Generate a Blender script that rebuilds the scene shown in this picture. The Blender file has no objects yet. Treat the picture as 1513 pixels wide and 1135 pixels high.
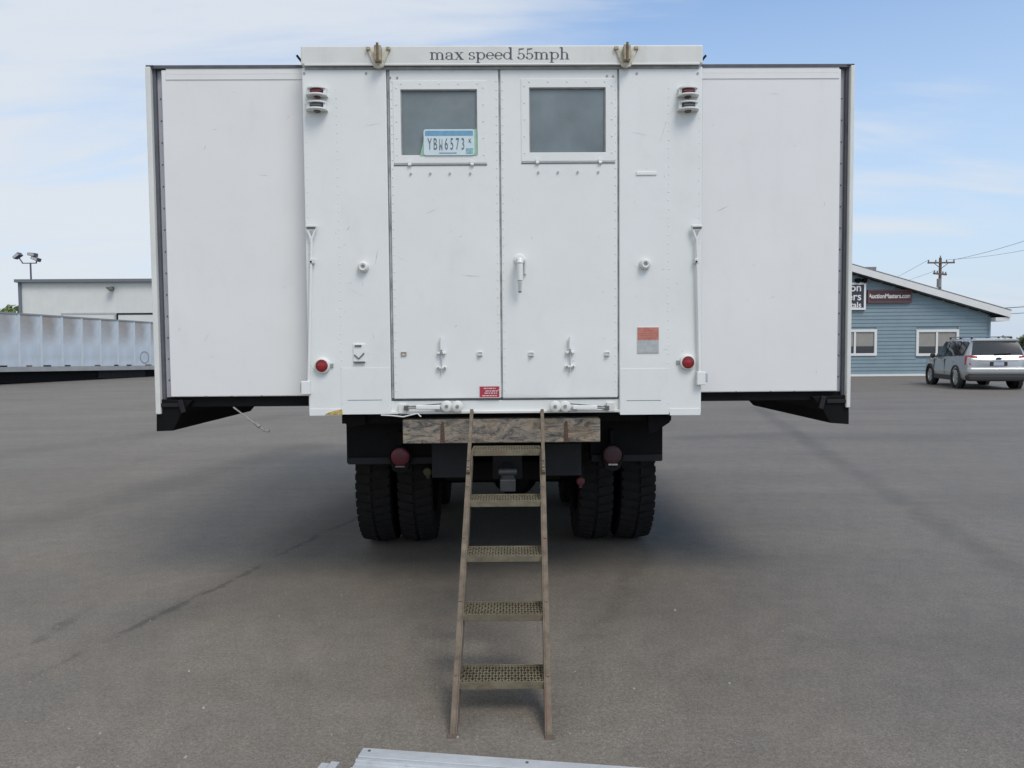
import bpy, math, random
from mathutils import Vector, Matrix
random.seed(7)
R = math.radians
scene = bpy.context.scene
col = scene.collection

# ------------------------------------------------------------------ camera
F, CX, CY = 1100.0, 756.5, 567.5
CAM = Vector((0, 0, 1.58))
PITCH, ROLL = R(2.78), R(-0.45)
CM = (Matrix.Rotation(R(90) - PITCH, 3, 'X') @ Matrix.Rotation(ROLL, 3, 'Z'))
cd = bpy.data.cameras.new('camera')
cam = bpy.data.objects.new('camera', cd); col.objects.link(cam)
cd.sensor_width = 36; cd.lens = 36 * F / 1513
cd.clip_start = 0.05; cd.clip_end = 3000
cam.matrix_world = Matrix.Translation(CAM) @ CM.to_4x4()
scene.camera = cam

# ------------------------------------------------------------------ world, sun, exposure
SUN_EL, SUN_AZ = 54, 146          # azimuth measured from +Y (beyond the truck) towards +X
world = bpy.data.worlds.new('World'); scene.world = world; world.use_nodes = True
wn, wl = world.node_tree.nodes, world.node_tree.links
wn.clear()
def wnode(t, **k):
    n = wn.new(t)
    for a, b in k.items(): setattr(n, a, b)
    return n
out = wnode('ShaderNodeOutputWorld'); bg = wnode('ShaderNodeBackground')
bg.inputs['Strength'].default_value = 0.1
sky = wnode('ShaderNodeTexSky', sky_type='NISHITA')
sky.sun_disc = False; sky.sun_elevation = R(SUN_EL); sky.sun_rotation = R(SUN_AZ)
sky.air_density = 1.0; sky.dust_density = 0.7; sky.ozone_density = 1.6
tc = wnode('ShaderNodeTexCoord'); sep = wnode('ShaderNodeSeparateXYZ')
wl.new(tc.outputs['Generated'], sep.inputs[0])
def wmath(op, a, b=None, c=None):
    n = wnode('ShaderNodeMath', operation=op)
    for i, v in enumerate((a, b, c)):
        if v is None: continue
        if isinstance(v, (int, float)): n.inputs[i].default_value = v
        else: wl.new(v, n.inputs[i])
    return n.outputs[0]
zc = wmath('ADD', wmath('MAXIMUM', sep.outputs[2], 0.0), 0.22)
cb = wnode('ShaderNodeCombineXYZ')
wl.new(wmath('DIVIDE', sep.outputs[0], zc), cb.inputs[0])
wl.new(wmath('DIVIDE', sep.outputs[1], zc), cb.inputs[1])
mp = wnode('ShaderNodeMapping'); wl.new(cb.outputs[0], mp.inputs[0])
mp.inputs['Rotation'].default_value = (0, 0, R(-25)); mp.inputs['Scale'].default_value = (0.75, 1.6, 1)
mp.inputs['Location'].default_value = (3.4, 1.3, 0)
n1 = wnode('ShaderNodeTexNoise'); wl.new(mp.outputs[0], n1.inputs['Vector'])
n1.inputs['Scale'].default_value = 1.15; n1.inputs['Detail'].default_value = 6; n1.inputs['Roughness'].default_value = 0.52
n1.inputs['Distortion'].default_value = 0.35
# thin cloud is denser towards the left of the view
mp2 = wnode('ShaderNodeMapping'); wl.new(cb.outputs[0], mp2.inputs[0])
mp2.inputs['Rotation'].default_value = (0, 0, R(35)); mp2.inputs['Scale'].default_value = (0.8, 3.6, 1)
n2 = wnode('ShaderNodeTexNoise'); wl.new(mp2.outputs[0], n2.inputs['Vector'])
n2.inputs['Scale'].default_value = 1.6; n2.inputs['Detail'].default_value = 7; n2.inputs['Roughness'].default_value = 0.55
n2.inputs['Distortion'].default_value = 0.5
both = wmath('ADD', wmath('MULTIPLY', n1.outputs['Fac'], 0.62), wmath('MULTIPLY', n2.outputs['Fac'], 0.38))
tilt = wmath('MULTIPLY_ADD', sep.outputs[0], -0.17, both)
cr = wnode('ShaderNodeMapRange', interpolation_type='SMOOTHSTEP'); wl.new(tilt, cr.inputs[0])
cr.inputs[1].default_value = 0.38; cr.inputs[2].default_value = 0.62
cr.inputs[3].default_value = 0.08; cr.inputs[4].default_value = 0.92
mix = wnode('ShaderNodeMix', data_type='RGBA')
low = wmath('MULTIPLY', wmath('SUBTRACT', 1.0, wmath('MINIMUM', wmath('MULTIPLY', wmath('ABSOLUTE', sep.outputs[2]), 2.4), 1.0)), 0.97)
air = wnode('ShaderNodeMix', data_type='RGBA'); wl.new(low, air.inputs['Factor'])
wl.new(cr.outputs[0], mix.inputs['Factor'])
tint = wnode('ShaderNodeMix', data_type='RGBA', blend_type='MULTIPLY'); tint.inputs['Factor'].default_value = 1
wl.new(sky.outputs[0], tint.inputs['A']); tint.inputs['B'].default_value = (1.60, 1.74, 1.80, 1)
wl.new(tint.outputs['Result'], air.inputs['A']); air.inputs['B'].default_value = (4.75, 5.55, 6.75, 1)
wl.new(air.outputs['Result'], mix.inputs['A']); mix.inputs['B'].default_value = (6.25, 6.65, 7.15, 1)
wl.new(mix.outputs['Result'], bg.inputs['Color']); wl.new(bg.outputs[0], out.inputs[0])

sd = bpy.data.lights.new('sun', 'SUN'); sd.energy = 1.5; sd.angle = R(26); sd.color = (1, 0.93, 0.84)
sun = bpy.data.objects.new('sun', sd); col.objects.link(sun)
sdir = Vector((math.sin(R(SUN_AZ)) * math.cos(R(SUN_EL)), math.cos(R(SUN_AZ)) * math.cos(R(SUN_EL)), math.sin(R(SUN_EL))))
sun.rotation_euler = sdir.to_track_quat('Z', 'Y').to_euler()
vs = scene.view_settings
vs.view_transform = 'Standard'; vs.look = 'None'; vs.gamma = 1; vs.use_curve_mapping = False
vs.exposure = 0.24
scene.render.engine = 'CYCLES'

# ------------------------------------------------------------------ placing helpers
def ray(px, py):
    return CM @ Vector(((px - CX) / F, -(py - CY) / F, -1.0))
def P(px, py, Y):
    d = ray(px, py); return CAM + d * (Y / d.y)
def G(px, py, z=0.0):
    d = ray(px, py); return CAM + d * ((z - CAM.z) / d.z)

# ------------------------------------------------------------------ materials
MAT = {}
def mat(name, color, rough=0.6, metal=0.0, var=0.0, vscale=4.0, bump=0.0, bscale=40.0, stain=None, stain_amt=0.0,
        stain_scale=(3, 3, 0.5), spec=0.5, coat=0.0):
    if name in MAT: return MAT[name]
    m = bpy.data.materials.new(name); m.use_nodes = True
    nt = m.node_tree; N, L = nt.nodes, nt.links
    b = N['Principled BSDF']
    b.inputs['Roughness'].default_value = rough; b.inputs['Metallic'].default_value = metal
    b.inputs['Specular IOR Level'].default_value = spec
    b.inputs['Coat Weight'].default_value = coat
    b.inputs['Base Color'].default_value = (*color, 1)
    t = N.new('ShaderNodeTexCoord'); cur = None
    if var > 0:
        n = N.new('ShaderNodeTexNoise'); L.new(t.outputs['Object'], n.inputs['Vector'])
        n.inputs['Scale'].default_value = vscale; n.inputs['Detail'].default_value = 6; n.inputs['Roughness'].default_value = 0.6
        r = N.new('ShaderNodeMapRange'); L.new(n.outputs['Fac'], r.inputs[0])
        r.inputs[1].default_value = 0.3; r.inputs[2].default_value = 0.7
        r.inputs[3].default_value = 1 - var; r.inputs[4].default_value = 1 + var * 0.6
        x = N.new('ShaderNodeMix'); x.data_type = 'RGBA'; x.blend_type = 'MULTIPLY'; x.inputs['Factor'].default_value = 1
        x.inputs['A'].default_value = (*color, 1); L.new(r.outputs[0], x.inputs['B']); cur = x.outputs['Result']
    if stain:
        mpn = N.new('ShaderNodeMapping'); L.new(t.outputs['Object'], mpn.inputs[0]); mpn.inputs['Scale'].default_value = stain_scale
        n = N.new('ShaderNodeTexNoise'); L.new(mpn.outputs[0], n.inputs['Vector'])
        n.inputs['Scale'].default_value = 2.2; n.inputs['Detail'].default_value = 8; n.inputs['Roughness'].default_value = 0.68
        r = N.new('ShaderNodeMapRange'); L.new(n.outputs['Fac'], r.inputs[0]); r.interpolation_type = 'SMOOTHSTEP'
        r.inputs[1].default_value = 0.5; r.inputs[2].default_value = 0.75
        r.inputs[3].default_value = 0; r.inputs[4].default_value = stain_amt
        x = N.new('ShaderNodeMix'); x.data_type = 'RGBA'; L.new(r.outputs[0], x.inputs['Factor'])
        if cur: L.new(cur, x.inputs['A'])
        else: x.inputs['A'].default_value = (*color, 1)
        x.inputs['B'].default_value = (*stain, 1); cur = x.outputs['Result']
    if cur: L.new(cur, b.inputs['Base Color'])
    if bump > 0:
        n = N.new('ShaderNodeTexNoise'); L.new(t.outputs['Object'], n.inputs['Vector'])
        n.inputs['Scale'].default_value = bscale; n.inputs['Detail'].default_value = 4
        bp = N.new('ShaderNodeBump'); bp.inputs['Strength'].default_value = bump; bp.inputs['Distance'].default_value = 0.02
        L.new(n.outputs['Fac'], bp.inputs['Height']); L.new(bp.outputs[0], b.inputs['Normal'])
    MAT[name] = m
    return m

WHITE = mat('white_van_paint', (0.765, 0.775, 0.745), 0.40, var=0.035, vscale=1.6, bump=0.22, bscale=2.6,
            stain=(0.60, 0.585, 0.53), stain_amt=0.22, stain_scale=(2.2, 2.2, 0.9))
WHITE2 = mat('white_extension_paint', (0.78, 0.772, 0.748), 0.36, var=0.03, vscale=1.3, bump=0.34, bscale=1.7,
             stain=(0.62, 0.6, 0.57), stain_amt=0.16, stain_scale=(4, 4, 1.2))
CREAM = mat('aged_white_paint', (0.70, 0.70, 0.655), 0.5, var=0.06, vscale=5, stain=(0.45, 0.4, 0.3), stain_amt=0.25)
LILAC = mat('grey_flange_paint', (0.46, 0.46, 0.49), 0.5, var=0.10, vscale=6, stain=(0.28, 0.26, 0.25), stain_amt=0.4, stain_scale=(6, 6, 2))
BLACK = mat('black_paint', (0.006, 0.006, 0.006), 0.7, var=0.25, vscale=7, bump=0.1, spec=.15)
DARKGREY = mat('dark_grey_steel', (0.018, 0.019, 0.020), 0.6, var=0.2, vscale=6, spec=.2)
SEAM = mat('dark_seam_rubber', (0.32, 0.325, 0.31), 0.85, var=0.3, vscale=12)
SEAL = mat('slate_rubber_seal', (0.11, 0.11, 0.125), 0.8, var=0.25, vscale=9)
RUBBER = mat('tyre_rubber', (0.020, 0.019, 0.018), 0.85, var=0.25, vscale=9, bump=0.2, bscale=60, spec=.15)
REDLENS = mat('red_lens', (0.42, 0.012, 0.014), 0.22, var=0.12, vscale=60, coat=0.4)
DULLRED = mat('dull_red_lens', (0.20, 0.018, 0.025), 0.35, var=0.25, vscale=40)
MAROON = mat('maroon_lens', (0.13, 0.02, 0.03), 0.3, var=0.2, vscale=40)
GREYLENS = mat('grey_lens', (0.11, 0.11, 0.11), 0.4, var=0.2, vscale=40)
STEEL = mat('bare_steel', (0.36, 0.35, 0.33), 0.45, metal=0.6, var=0.3, vscale=30)
BRASS = mat('weathered_brass', (0.42, 0.35, 0.23), 0.55, metal=0.3, var=0.35, vscale=40)
PALEBRASS = mat('pale_brass', (0.62, 0.58, 0.47), 0.55, var=0.3, vscale=30, stain=(.3, .24, .15), stain_amt=.6, stain_scale=(20, 20, 20))
BROWN = mat('rusty_brown_steel', (0.16, 0.12, 0.085), 0.75, var=0.35, vscale=35)
RUSTOLIVE = mat('worn_olive_paint', (0.158, 0.136, 0.088), 0.7, var=0.35, vscale=12, stain=(0.15, 0.088, 0.055), stain_amt=0.95,
                stain_scale=(5, 5, 3), bump=0.2, bscale=50)
RUSTRAIL = mat('rust_worn_rail', (0.150, 0.117, 0.080), 0.75, var=0.45, vscale=16, stain=(0.165, 0.088, 0.060), stain_amt=1.0,
               stain_scale=(4, 1.4, 1.4), bump=0.2, bscale=60)
GLASS = mat('grey_window_glass', (0.19, 0.225, 0.23), 0.08, var=0.28, vscale=2.6, stain=(0.30, 0.275, 0.24), stain_amt=0.6, stain_scale=(1.5, 1.5, 1.5))
ALU = mat('aluminium', (0.66, 0.68, 0.69), 0.38, metal=0.55, var=0.12, vscale=7, bump=0.05, bscale=50,
          stain=(0.42, 0.42, 0.41), stain_amt=0.5, stain_scale=(3, 14, 3))
INK = mat('dark_ink', (0.085, 0.09, 0.11), 0.6, var=0.3, vscale=30)

# ------------------------------------------------------------------ mesh builder
class MB:
    def __init__(s): s.v = []; s.f = []
    def add(s, vs_, fs_):
        o = len(s.v); s.v += [tuple(v) for v in vs_]; s.f += [tuple(i + o for i in f) for f in fs_]; return s
    def box(s, x0, x1, y0, y1, z0, z1):
        x0, x1 = sorted((x0, x1)); y0, y1 = sorted((y0, y1)); z0, z1 = sorted((z0, z1))
        return s.add([(x0, y0, z0), (x1, y0, z0), (x1, y1, z0), (x0, y1, z0), (x0, y0, z1), (x1, y0, z1), (x1, y1, z1), (x0, y1, z1)],
                     [(0, 3, 2, 1), (4, 5, 6, 7), (0, 1, 5, 4), (1, 2, 6, 5), (2, 3, 7, 6), (3, 0, 4, 7)])
    def cyl(s, p0, p1, r0, n=12, r1=None, cap=True):
        p0, p1 = Vector(p0), Vector(p1); r1 = r0 if r1 is None else r1
        q = (p1 - p0).to_track_quat('Z', 'Y'); vs_ = []
        for p, r in ((p0, r0), (p1, r1)):
            for k in range(n):
                a = 2 * math.pi * k / n
                vs_.append(p + q @ Vector((r * math.cos(a), r * math.sin(a), 0)))
        fs_ = [(k, (k + 1) % n, n + (k + 1) % n, n + k) for k in range(n)]
        if cap: fs_ += [tuple(reversed(range(n))), tuple(range(n, 2 * n))]
        return s.add(vs_, fs_)
    def bar(s, p0, p1, w, h, up=(0, 0, 1)):
        p0, p1 = Vector(p0), Vector(p1); d = (p1 - p0).normalized(); up = Vector(up)
        a = d.cross(up).normalized() * (w / 2); b = a.cross(d).normalized() * (h / 2)
        vs_ = [p + i * a + j * b for p in (p0, p1) for i, j in ((-1, -1), (1, -1), (1, 1), (-1, 1))]
        return s.add(vs_, [(0, 1, 2, 3), (7, 6, 5, 4), (0, 4, 5, 1), (1, 5, 6, 2), (2, 6, 7, 3), (3, 7, 4, 0)])
    def prism(s, poly, y0, y1):            # poly in (x, z), extruded along y
        n = len(poly)
        vs_ = [(x, y0, z) for x, z in poly] + [(x, y1, z) for x, z in poly]
        return s.add(vs_, [tuple(range(n)), tuple(reversed(range(n, 2 * n)))] + [(k, n + k, n + (k + 1) % n, (k + 1) % n) for k in range(n)])
    def lathe(s, prof, c, axis='Y', n=24, closed=False):   # prof: (radius, offset along axis)
        c = Vector(c); m = len(prof); vs_ = []
        for k in range(n):
            a = 2 * math.pi * k / n; ca, sa = math.cos(a), math.sin(a)
            for r, o in prof:
                vs_.append(c + (Vector((o, r * ca, r * sa)) if axis == 'X' else Vector((r * ca, o, r * sa)) if axis == 'Y' else Vector((r * ca, r * sa, o))))
        fs_ = []
        for k in range(n):
            k2 = (k + 1) % n
            for j in range(m - 1 if not closed else m):
                j2 = (j + 1) % m
                fs_.append((k * m + j, k2 * m + j, k2 * m + j2, k * m + j2))
        return s.add(vs_, fs_)
    def dome(s, c, r, h, n=8):             # little rivet facing -y
        c = Vector(c)
        vs_ = [c + Vector((r * math.cos(2 * math.pi * k / n), 0, r * math.sin(2 * math.pi * k / n))) for k in range(n)]
        vs_ += [c + Vector((.6 * r * math.cos(2 * math.pi * k / n), -h, .6 * r * math.sin(2 * math.pi * k / n))) for k in range(n)]
        return s.add(vs_, [(k, (k + 1) % n, n + (k + 1) % n, n + k) for k in range(n)] + [tuple(range(n, 2 * n))])
    def build(s, name, m, parent=None, bevel=0.0, smooth=False, segs=2):
        me = bpy.data.meshes.new(name); me.from_pydata(s.v, [], s.f); me.update()
        import bmesh
        bm = bmesh.new(); bm.from_mesh(me); bmesh.ops.recalc_face_normals(bm, faces=bm.faces); bm.to_mesh(me); bm.free()
        me.materials.append(m)
        o = bpy.data.objects.new(name, me); col.objects.link(o)
        if parent: o.parent = parent
        if bevel > 0:
            b = o.modifiers.new('bevel', 'BEVEL'); b.width = bevel; b.segments = segs; b.limit_method = 'ANGLE'; b.angle_limit = R(40)
        if smooth:
            me.shade_smooth()
            try: me.set_sharp_from_angle(angle=R(40))
            except Exception: pass
        return o
def empty(name, loc=(0, 0, 0), rz=0.0):
    o = bpy.data.objects.new(name, None); col.objects.link(o); o.empty_display_size = 0.2
    o.location = loc; o.rotation_euler = (0, 0, rz); return o
def tag(o, label=None, cat=None, group=None, kind=None):
    if label: o['label'] = label
    if cat: o['category'] = cat
    if group: o['group'] = group
    if kind: o['kind'] = kind
    return o
def text_mesh(name, body, m, parent, size, loc, rot=(R(90), 0, 0), sx=1.0, align='CENTER', depth=0.001, bold=0.0, space=1.0):
    cu = bpy.data.curves.new(name, 'FONT'); cu.body = body; cu.size = size; cu.align_x = align; cu.align_y = 'CENTER'
    cu.extrude = depth; cu.offset = bold; cu.resolution_u = 4; cu.space_character = space
    t = bpy.data.objects.new(name + '_curve', cu); col.objects.link(t)
    bpy.context.view_layer.update()
    me = bpy.data.meshes.new_from_object(t.evaluated_get(bpy.context.evaluated_depsgraph_get()))
    bpy.data.objects.remove(t); bpy.data.curves.remove(cu)
    me.transform(Matrix.Diagonal((sx, 1, 1, 1))); me.materials.clear(); me.materials.append(m)
    o = bpy.data.objects.new(name, me); col.objects.link(o); o.location = loc; o.rotation_euler = rot
    if parent: o.parent = parent
    return o

# ------------------------------------------------------------------ ground
def ground_material():
    m = bpy.data.materials.new('asphalt'); m.use_nodes = True
    N, L = m.node_tree.nodes, m.node_tree.links; b = N['Principled BSDF']
    b.inputs['Roughness'].default_value = 0.66; b.inputs['Specular IOR Level'].default_value = 0.45
    t = N.new('ShaderNodeTexCoord'); V = t.outputs['Object']
    def noise(scale, detail=5, rough=0.55, vec=None, dist=0.0):
        n = N.new('ShaderNodeTexNoise'); L.new(vec or V, n.inputs['Vector'])
        n.inputs['Scale'].default_value = scale; n.inputs['Detail'].default_value = detail; n.inputs['Roughness'].default_value = rough
        n.inputs['Distortion'].default_value = dist
        return n.outputs['Fac']
    def mr(x, a, b_, c, d, smooth=True):
        r = N.new('ShaderNodeMapRange'); L.new(x, r.inputs[0])
        if smooth: r.interpolation_type = 'SMOOTHSTEP'
        for i, v in enumerate((a, b_, c, d)): r.inputs[i + 1].default_value = v
        return r.outputs[0]
    def ma(op, a, b_=None, c=None):
        n = N.new('ShaderNodeMath'); n.operation = op
        for i, v in enumerate((a, b_, c)):
            if v is None: continue
            if isinstance(v, (int, float)): n.inputs[i].default_value = v
            else: L.new(v, n.inputs[i])
        return n.outputs[0]
    sp = N.new('ShaderNodeSeparateXYZ'); L.new(V, sp.inputs[0]); X, Y = sp.outputs[0], sp.outputs[1]
    # streaks along the paving direction
    mpn = N.new('ShaderNodeMapping'); L.new(V, mpn.inputs[0])
    mpn.inputs['Rotation'].default_value = (0, 0, R(-38)); mpn.inputs['Scale'].default_value = (0.12, 0.9, 1)
    streak = noise(1.0, 5, 0.55, mpn.outputs[0], 0.3)
    val = ma('MULTIPLY', mr(streak, 0.32, 0.68, 0.92, 1.07), mr(noise(0.45, 7, .65), 0.3, 0.7, 0.92, 1.07))
    val = ma('MULTIPLY', val, mr(noise(7, 8, 0.75), 0.3, 0.7, 0.88, 1.10))
    val = ma('MULTIPLY', val, mr(noise(0.8, 8, .72), 0.60, 0.70, 1.0, 0.84))
    val = ma('MULTIPLY', val, mr(noise(3.1, 6, .7), 0.66, 0.72, 1.0, 0.80))
    val = ma('MULTIPLY', val, mr(noise(55, 3, 0.7), 0.3, 0.7, 0.80, 1.19))
    val = ma('MULTIPLY', val, mr(noise(130, 3, 0.7), 0.3, 0.7, 0.70, 1.30))
    val = ma('MULTIPLY', val, mr(noise(420, 2, 0.6), 0.68, 0.80, 1.0, 1.7))
    # paving joints, cracks, rubber smears and painted tyre shade: segments between ground points
    wob = ma('MULTIPLY_ADD', noise(1.3, 5, 0.6), 0.32, -0.16)
    wob2 = ma('MULTIPLY_ADD', noise(14, 4, 0.6), 0.06, -0.03)
    brk = noise(2.6, 5, 0.65)
    def line(p, q, w, soft, dark, b0=0.40, b1=0.55):
        nonlocal val
        p, q = Vector(p[:2]), Vector(q[:2]); d = (q - p); ln = d.length; d /= ln; n_ = Vector((-d.y, d.x))
        s_ = ma('MULTIPLY_ADD', X, n_.x, ma('MULTIPLY_ADD', Y, n_.y, -n_.dot(p)))
        s_ = ma('ABSOLUTE', ma('ADD', s_, ma('ADD', wob, wob2)))
        u = ma('MULTIPLY_ADD', X, d.x, ma('MULTIPLY_ADD', Y, d.y, -d.dot(p)))
        e = ma('MULTIPLY', mr(u, -0.4, 0.4, 0, 1), mr(u, ln - 0.4, ln + 0.4, 1, 0))
        k = ma('MULTIPLY', ma('MULTIPLY', mr(s_, w, w + soft, 1, 0), e), mr(brk, b0, b1, 0, 1))
        val = ma('MULTIPLY', val, ma('MULTIPLY_ADD', k, -dark, 1.0))
    g = lambda x, y: G(x, y)
    line(g(100, 975), g(545, 755), 0.010, 0.03, 0.42, 0.40, 0.54)
    line(g(100, 985), g(545, 765), 0.05, 0.35, 0.16, 0.2, 0.5)
    line(g(440, 800), g(560, 730), 0.08, 0.5, 0.34, 0.1, 0.4)  # shade left of the rear tyre, painted into the asphalt
    line(g(30, 960), g(105, 915), 0.02, 0.03, 0.45, 0.46, 0.56)
    line(g(-60, 800), g(470, 655), 0.08, 0.5, 0.20, 0.2, 0.5)
    line(g(-200, 700), g(440, 612), 0.06, 0.7, 0.16, 0.2, 0.5)
    line(g(1115, 600), g(1250, 690), 0.04, 0.22, 0.22, 0.2, 0.5)
    line(g(1250, 690), g(1560, 880), 0.03, 0.20, 0.18, 0.25, 0.55)
    line(g(980, 648), g(1190, 640), 0.05, 0.4, 0.18, 0.1, 0.4)
    line(g(1100, 650), g(1700, 640), 0.2, 1.0, 0.10, 0.2, 0.5)
    line(g(860, 960), g(985, 780), 0.02, 0.12, 0.15)
    cmix = N.new('ShaderNodeMix'); cmix.data_type = 'RGBA'; L.new(mr(noise(1.7, 4), 0.35, 0.65, 0, 1), cmix.inputs['Factor'])
    cmix.inputs['A'].default_value = (0.166, 0.146, 0.119, 1); cmix.inputs['B'].default_value = (0.177, 0.153, 0.122, 1)
    x = N.new('ShaderNodeMix'); x.data_type = 'RGBA'; x.blend_type = 'MULTIPLY'; x.inputs['Factor'].default_value = 1
    L.new(cmix.outputs['Result'], x.inputs['A']); L.new(val, x.inputs['B']); L.new(x.outputs['Result'], b.inputs['Base Color'])
    bp = N.new('ShaderNodeBump'); bp.inputs['Strength'].default_value = 0.4; bp.inputs['Distance'].default_value = 0.004
    L.new(noise(130, 4, 0.7), bp.inputs['Height']); L.new(bp.outputs[0], b.inputs['Normal'])
    return m
ASPHALT = ground_material()
g_ = MB().add([(-600, -200, 0), (600, -200, 0), (600, 900, 0), (-600, 900, 0)], [(0, 1, 2, 3)]).build('ground', ASPHALT)
tag(g_, 'grey asphalt lot with paving joints, rubber smears and painted tyre shade', kind='structure')
GRASS = mat('far_grass', (0.06, 0.085, 0.03), 0.9, var=0.3, vscale=0.3)
tag(MB().add([(-600, 95, .004), (600, 95, .004), (600, 900, .004), (-600, 900, .004)], [(0, 1, 2, 3)]).build('grass_field', GRASS),
    'mown grass beyond the paved lot', kind='structure')
# loose grit on the asphalt
pb = MB()
for k in range(330):
    px = random.uniform(-100, 1600); py = 620 + 540 * random.random() ** 0.8
    p = G(px, py); r = random.uniform(0.002, 0.0055) if random.random() < .93 else random.uniform(.007, .011)
    q = Matrix.Rotation(random.uniform(0, 6), 3, 'Z')
    vs_ = [(r, 0, 0), (0, r * .8, 0), (-r * 1.1, 0, 0), (0, -r * .7, 0), (.5 * r, .3 * r, r * .7), (-.4 * r, -.2 * r, r * .6)]
    pb.add([q @ Vector(v) + p for v in vs_], [(0, 1, 4), (1, 2, 5), (1, 5, 4), (2, 3, 5), (3, 0, 4), (3, 4, 5)])
tag(pb.build('loose_gravel', mat('pale_grit', (0.34, 0.31, 0.27), 0.9, var=0.4, vscale=9)), 'pale grit scattered on the asphalt', kind='stuff')

# ------------------------------------------------------------------ the truck
TY = 4.585
YAW = R(0.75)
tx = P(741.5, 560, TY).x
truck = empty('van_truck', (tx, TY, 0), YAW)
tag(truck, 'white military box truck with both sides slid out and two shut rear doors', 'truck')
TM = Matrix.Rotation(YAW, 3, 'Z'); TI = TM.inverted(); TO = Vector((tx, TY, 0))
def T(px, py, yl=0.0):                      # pixel -> truck-local (x, z) on the plane at local depth yl
    o, d = TI @ (CAM - TO), TI @ ray(px, py)
    p = o + d * ((yl - o.y) / d.y); return p.x, p.z
def RC(px0, py0, px1, py1, yl=0.0):
    mx, my = (px0 + px1) / 2, (py0 + py1) / 2
    return T(px0, my, yl)[0], T(px1, my, yl)[0], T(mx, py1, yl)[1], T(mx, py0, yl)[1]

XL, XR, ZB, ZT = RC(451, 69, 1037, 610)
BODY_L = 5.25
# shell
MB().box(XL + .012, XR - .012, .06, BODY_L, ZB + .012, ZT - .02).build('body', WHITE, truck, .012)
# rear corner panels
def rivets(parent, pts, y, r=.0045, h=.003, m=None, name='rivets'):
    mb = MB()
    for x, z in pts: mb.dome((x, y, z), r, h, 8)
    o = mb.build(name, m or WHITE, parent, smooth=True); o['kind'] = 'stuff'; return o
zf = RC(451, 98, 1037, 98)[2]               # underside of the top fascia
for side, (a, b_) in (('l', (451, 574)), ('r', (915, 1037))):
    x0, x1 = T(a, 350)[0], T(b_, 350)[0]
    zb = T((a + b_) / 2, 611)[1]
    cp = MB().box(x0, x1, 0, .058, zb, zf - .004).build('rear_panel', WHITE, truck, .006)
    xi = x0 + .205 if side == 'l' else x1 - .205
    pts = []
    z = zb + .06
    while z < zf - .12:
        pts.append((xi + random.uniform(-.002, .002), z)); z += .052 + random.uniform(-.004, .004)
    z = zb + .30
    xe = x0 + .018 if side == 'l' else x1 - .018
    while z < zf - .2:
        pts.append((xe, z)); z += .075
    rivets(cp, pts, .0005, .0048, .0025)
    # overlap plate on the lower corner, access cover, lower edge strip
    xa, xb = (x0 + .20, x1 - .004) if side == 'l' else (x0 + .004, x1 - .20)
    MB().box(xa, xb, -.002, .004, zb - .006, zb + .28).build('corner_plate', WHITE, cp, .0008)
    MB().box(xa + .04, xb - .05, -.0028, .0, zb + .080, zb + .083).build('plate_joint', GREYLENS, cp)
    xa, xb = (x0 + .004, x0 + .195) if side == 'l' else (x1 - .195, x1 - .004)
    MB().box(xa, xb, -.003, .004, zb - .012, zb + .030).build('edge_strip', WHITE, cp, .001)
# small screws along the top of the panels
for a in (449.5, 541, 941, 1031):
    x, z = T(a, 108.5); MB().cyl((x, -.004, z), (x, .01, z), .007, 8).build('screw', STEEL, truck)
# rust on the lower left edge
x0, x1, z0, z1 = RC(480, 606, 506, 612.5, -.007)
MB().prism([(x0, z0), (x1, z0 - .004), (x1 - .003, z1 + .004), (x0 + .05, z1 - .006), (x0 + .02, z1 - .016)], -.0075, .0).build(
    'rust_patch', mat('yellow_rust', (0.50, 0.36, 0.10), .8, var=.5, vscale=50, stain=(.6, .58, .5), stain_amt=.9, stain_scale=(20, 20, 20)), truck)
# top fascia with a rolled lip
fx0, fx1, fz0, fz1 = RC(445.5, 69, 1037.5, 97)
fas = MB().box(fx0, fx1, -.022, .40, fz0, fz1).build('fascia', CREAM, truck, .008)
MB().box(fx0 + .02, fx1 - .02, -.026, -.01, fz0 - .006, fz0 + .006).build('drip_lip', WHITE, fas, .004)
MB().box(fx0 + .02, fx1 - .02, -.006, .02, fz0 - .022, fz0 - .007).build('shadow_strip', SEAM, fas)  # grey strip drawn in place of the shadow line under the fascia
# bits on the fascia's side
for a in (441.5, 1040):
    x, z = T(a, 87, 0.1); s_ = -1 if a < 700 else 1
    MB().bar((x - s_ * .02, .1, z - .02), (x + s_ * .012, .1, z + .02), .012, .014).build('roof_clip', BLACK, truck)

# lettering: thick-and-thin roman strokes
class Letters:
    def __init__(s): s.mb = MB(); s.k = 0
    def q(s, pts):
        n = len(pts); y = -.0008 - .00022 * (s.k % 4); s.k += 1
        s.mb.add([(x, y, z) for x, z in pts] + [(x, .004, z) for x, z in pts],
                 [tuple(range(n))] + [(k, (k + 1) % n, n + (k + 1) % n, n + k) for k in range(n)])
    def rect(s, x0, x1, z0, z1): s.q([(x0, z0), (x1, z0), (x1, z1), (x0, z1)])
    def arc(s, cx, cz, rx, rz, a0, a1, thick=.2, thin=.06, n=20):
        prev = None; y = -.0008 - .00022 * (s.k % 4); s.k += 1
        vs_ = []; fs_ = []
        for i in range(n + 1):
            a = R(a0 + (a1 - a0) * i / n); c, si = math.cos(a), math.sin(a)
            t = thin + (thick - thin) * abs(c) ** 1.6
            for e in (.5, -.5):
                vs_.append((cx + (rx + e * t - .5 * t * 0) * c, y, cz + (rz + e * thin) * si))
        for i in range(n): fs_.append((2 * i, 2 * i + 1, 2 * i + 3, 2 * i + 2))
        s.mb.add(vs_, fs_)
L_ = Letters()
TK, TN = .19, .07
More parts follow.
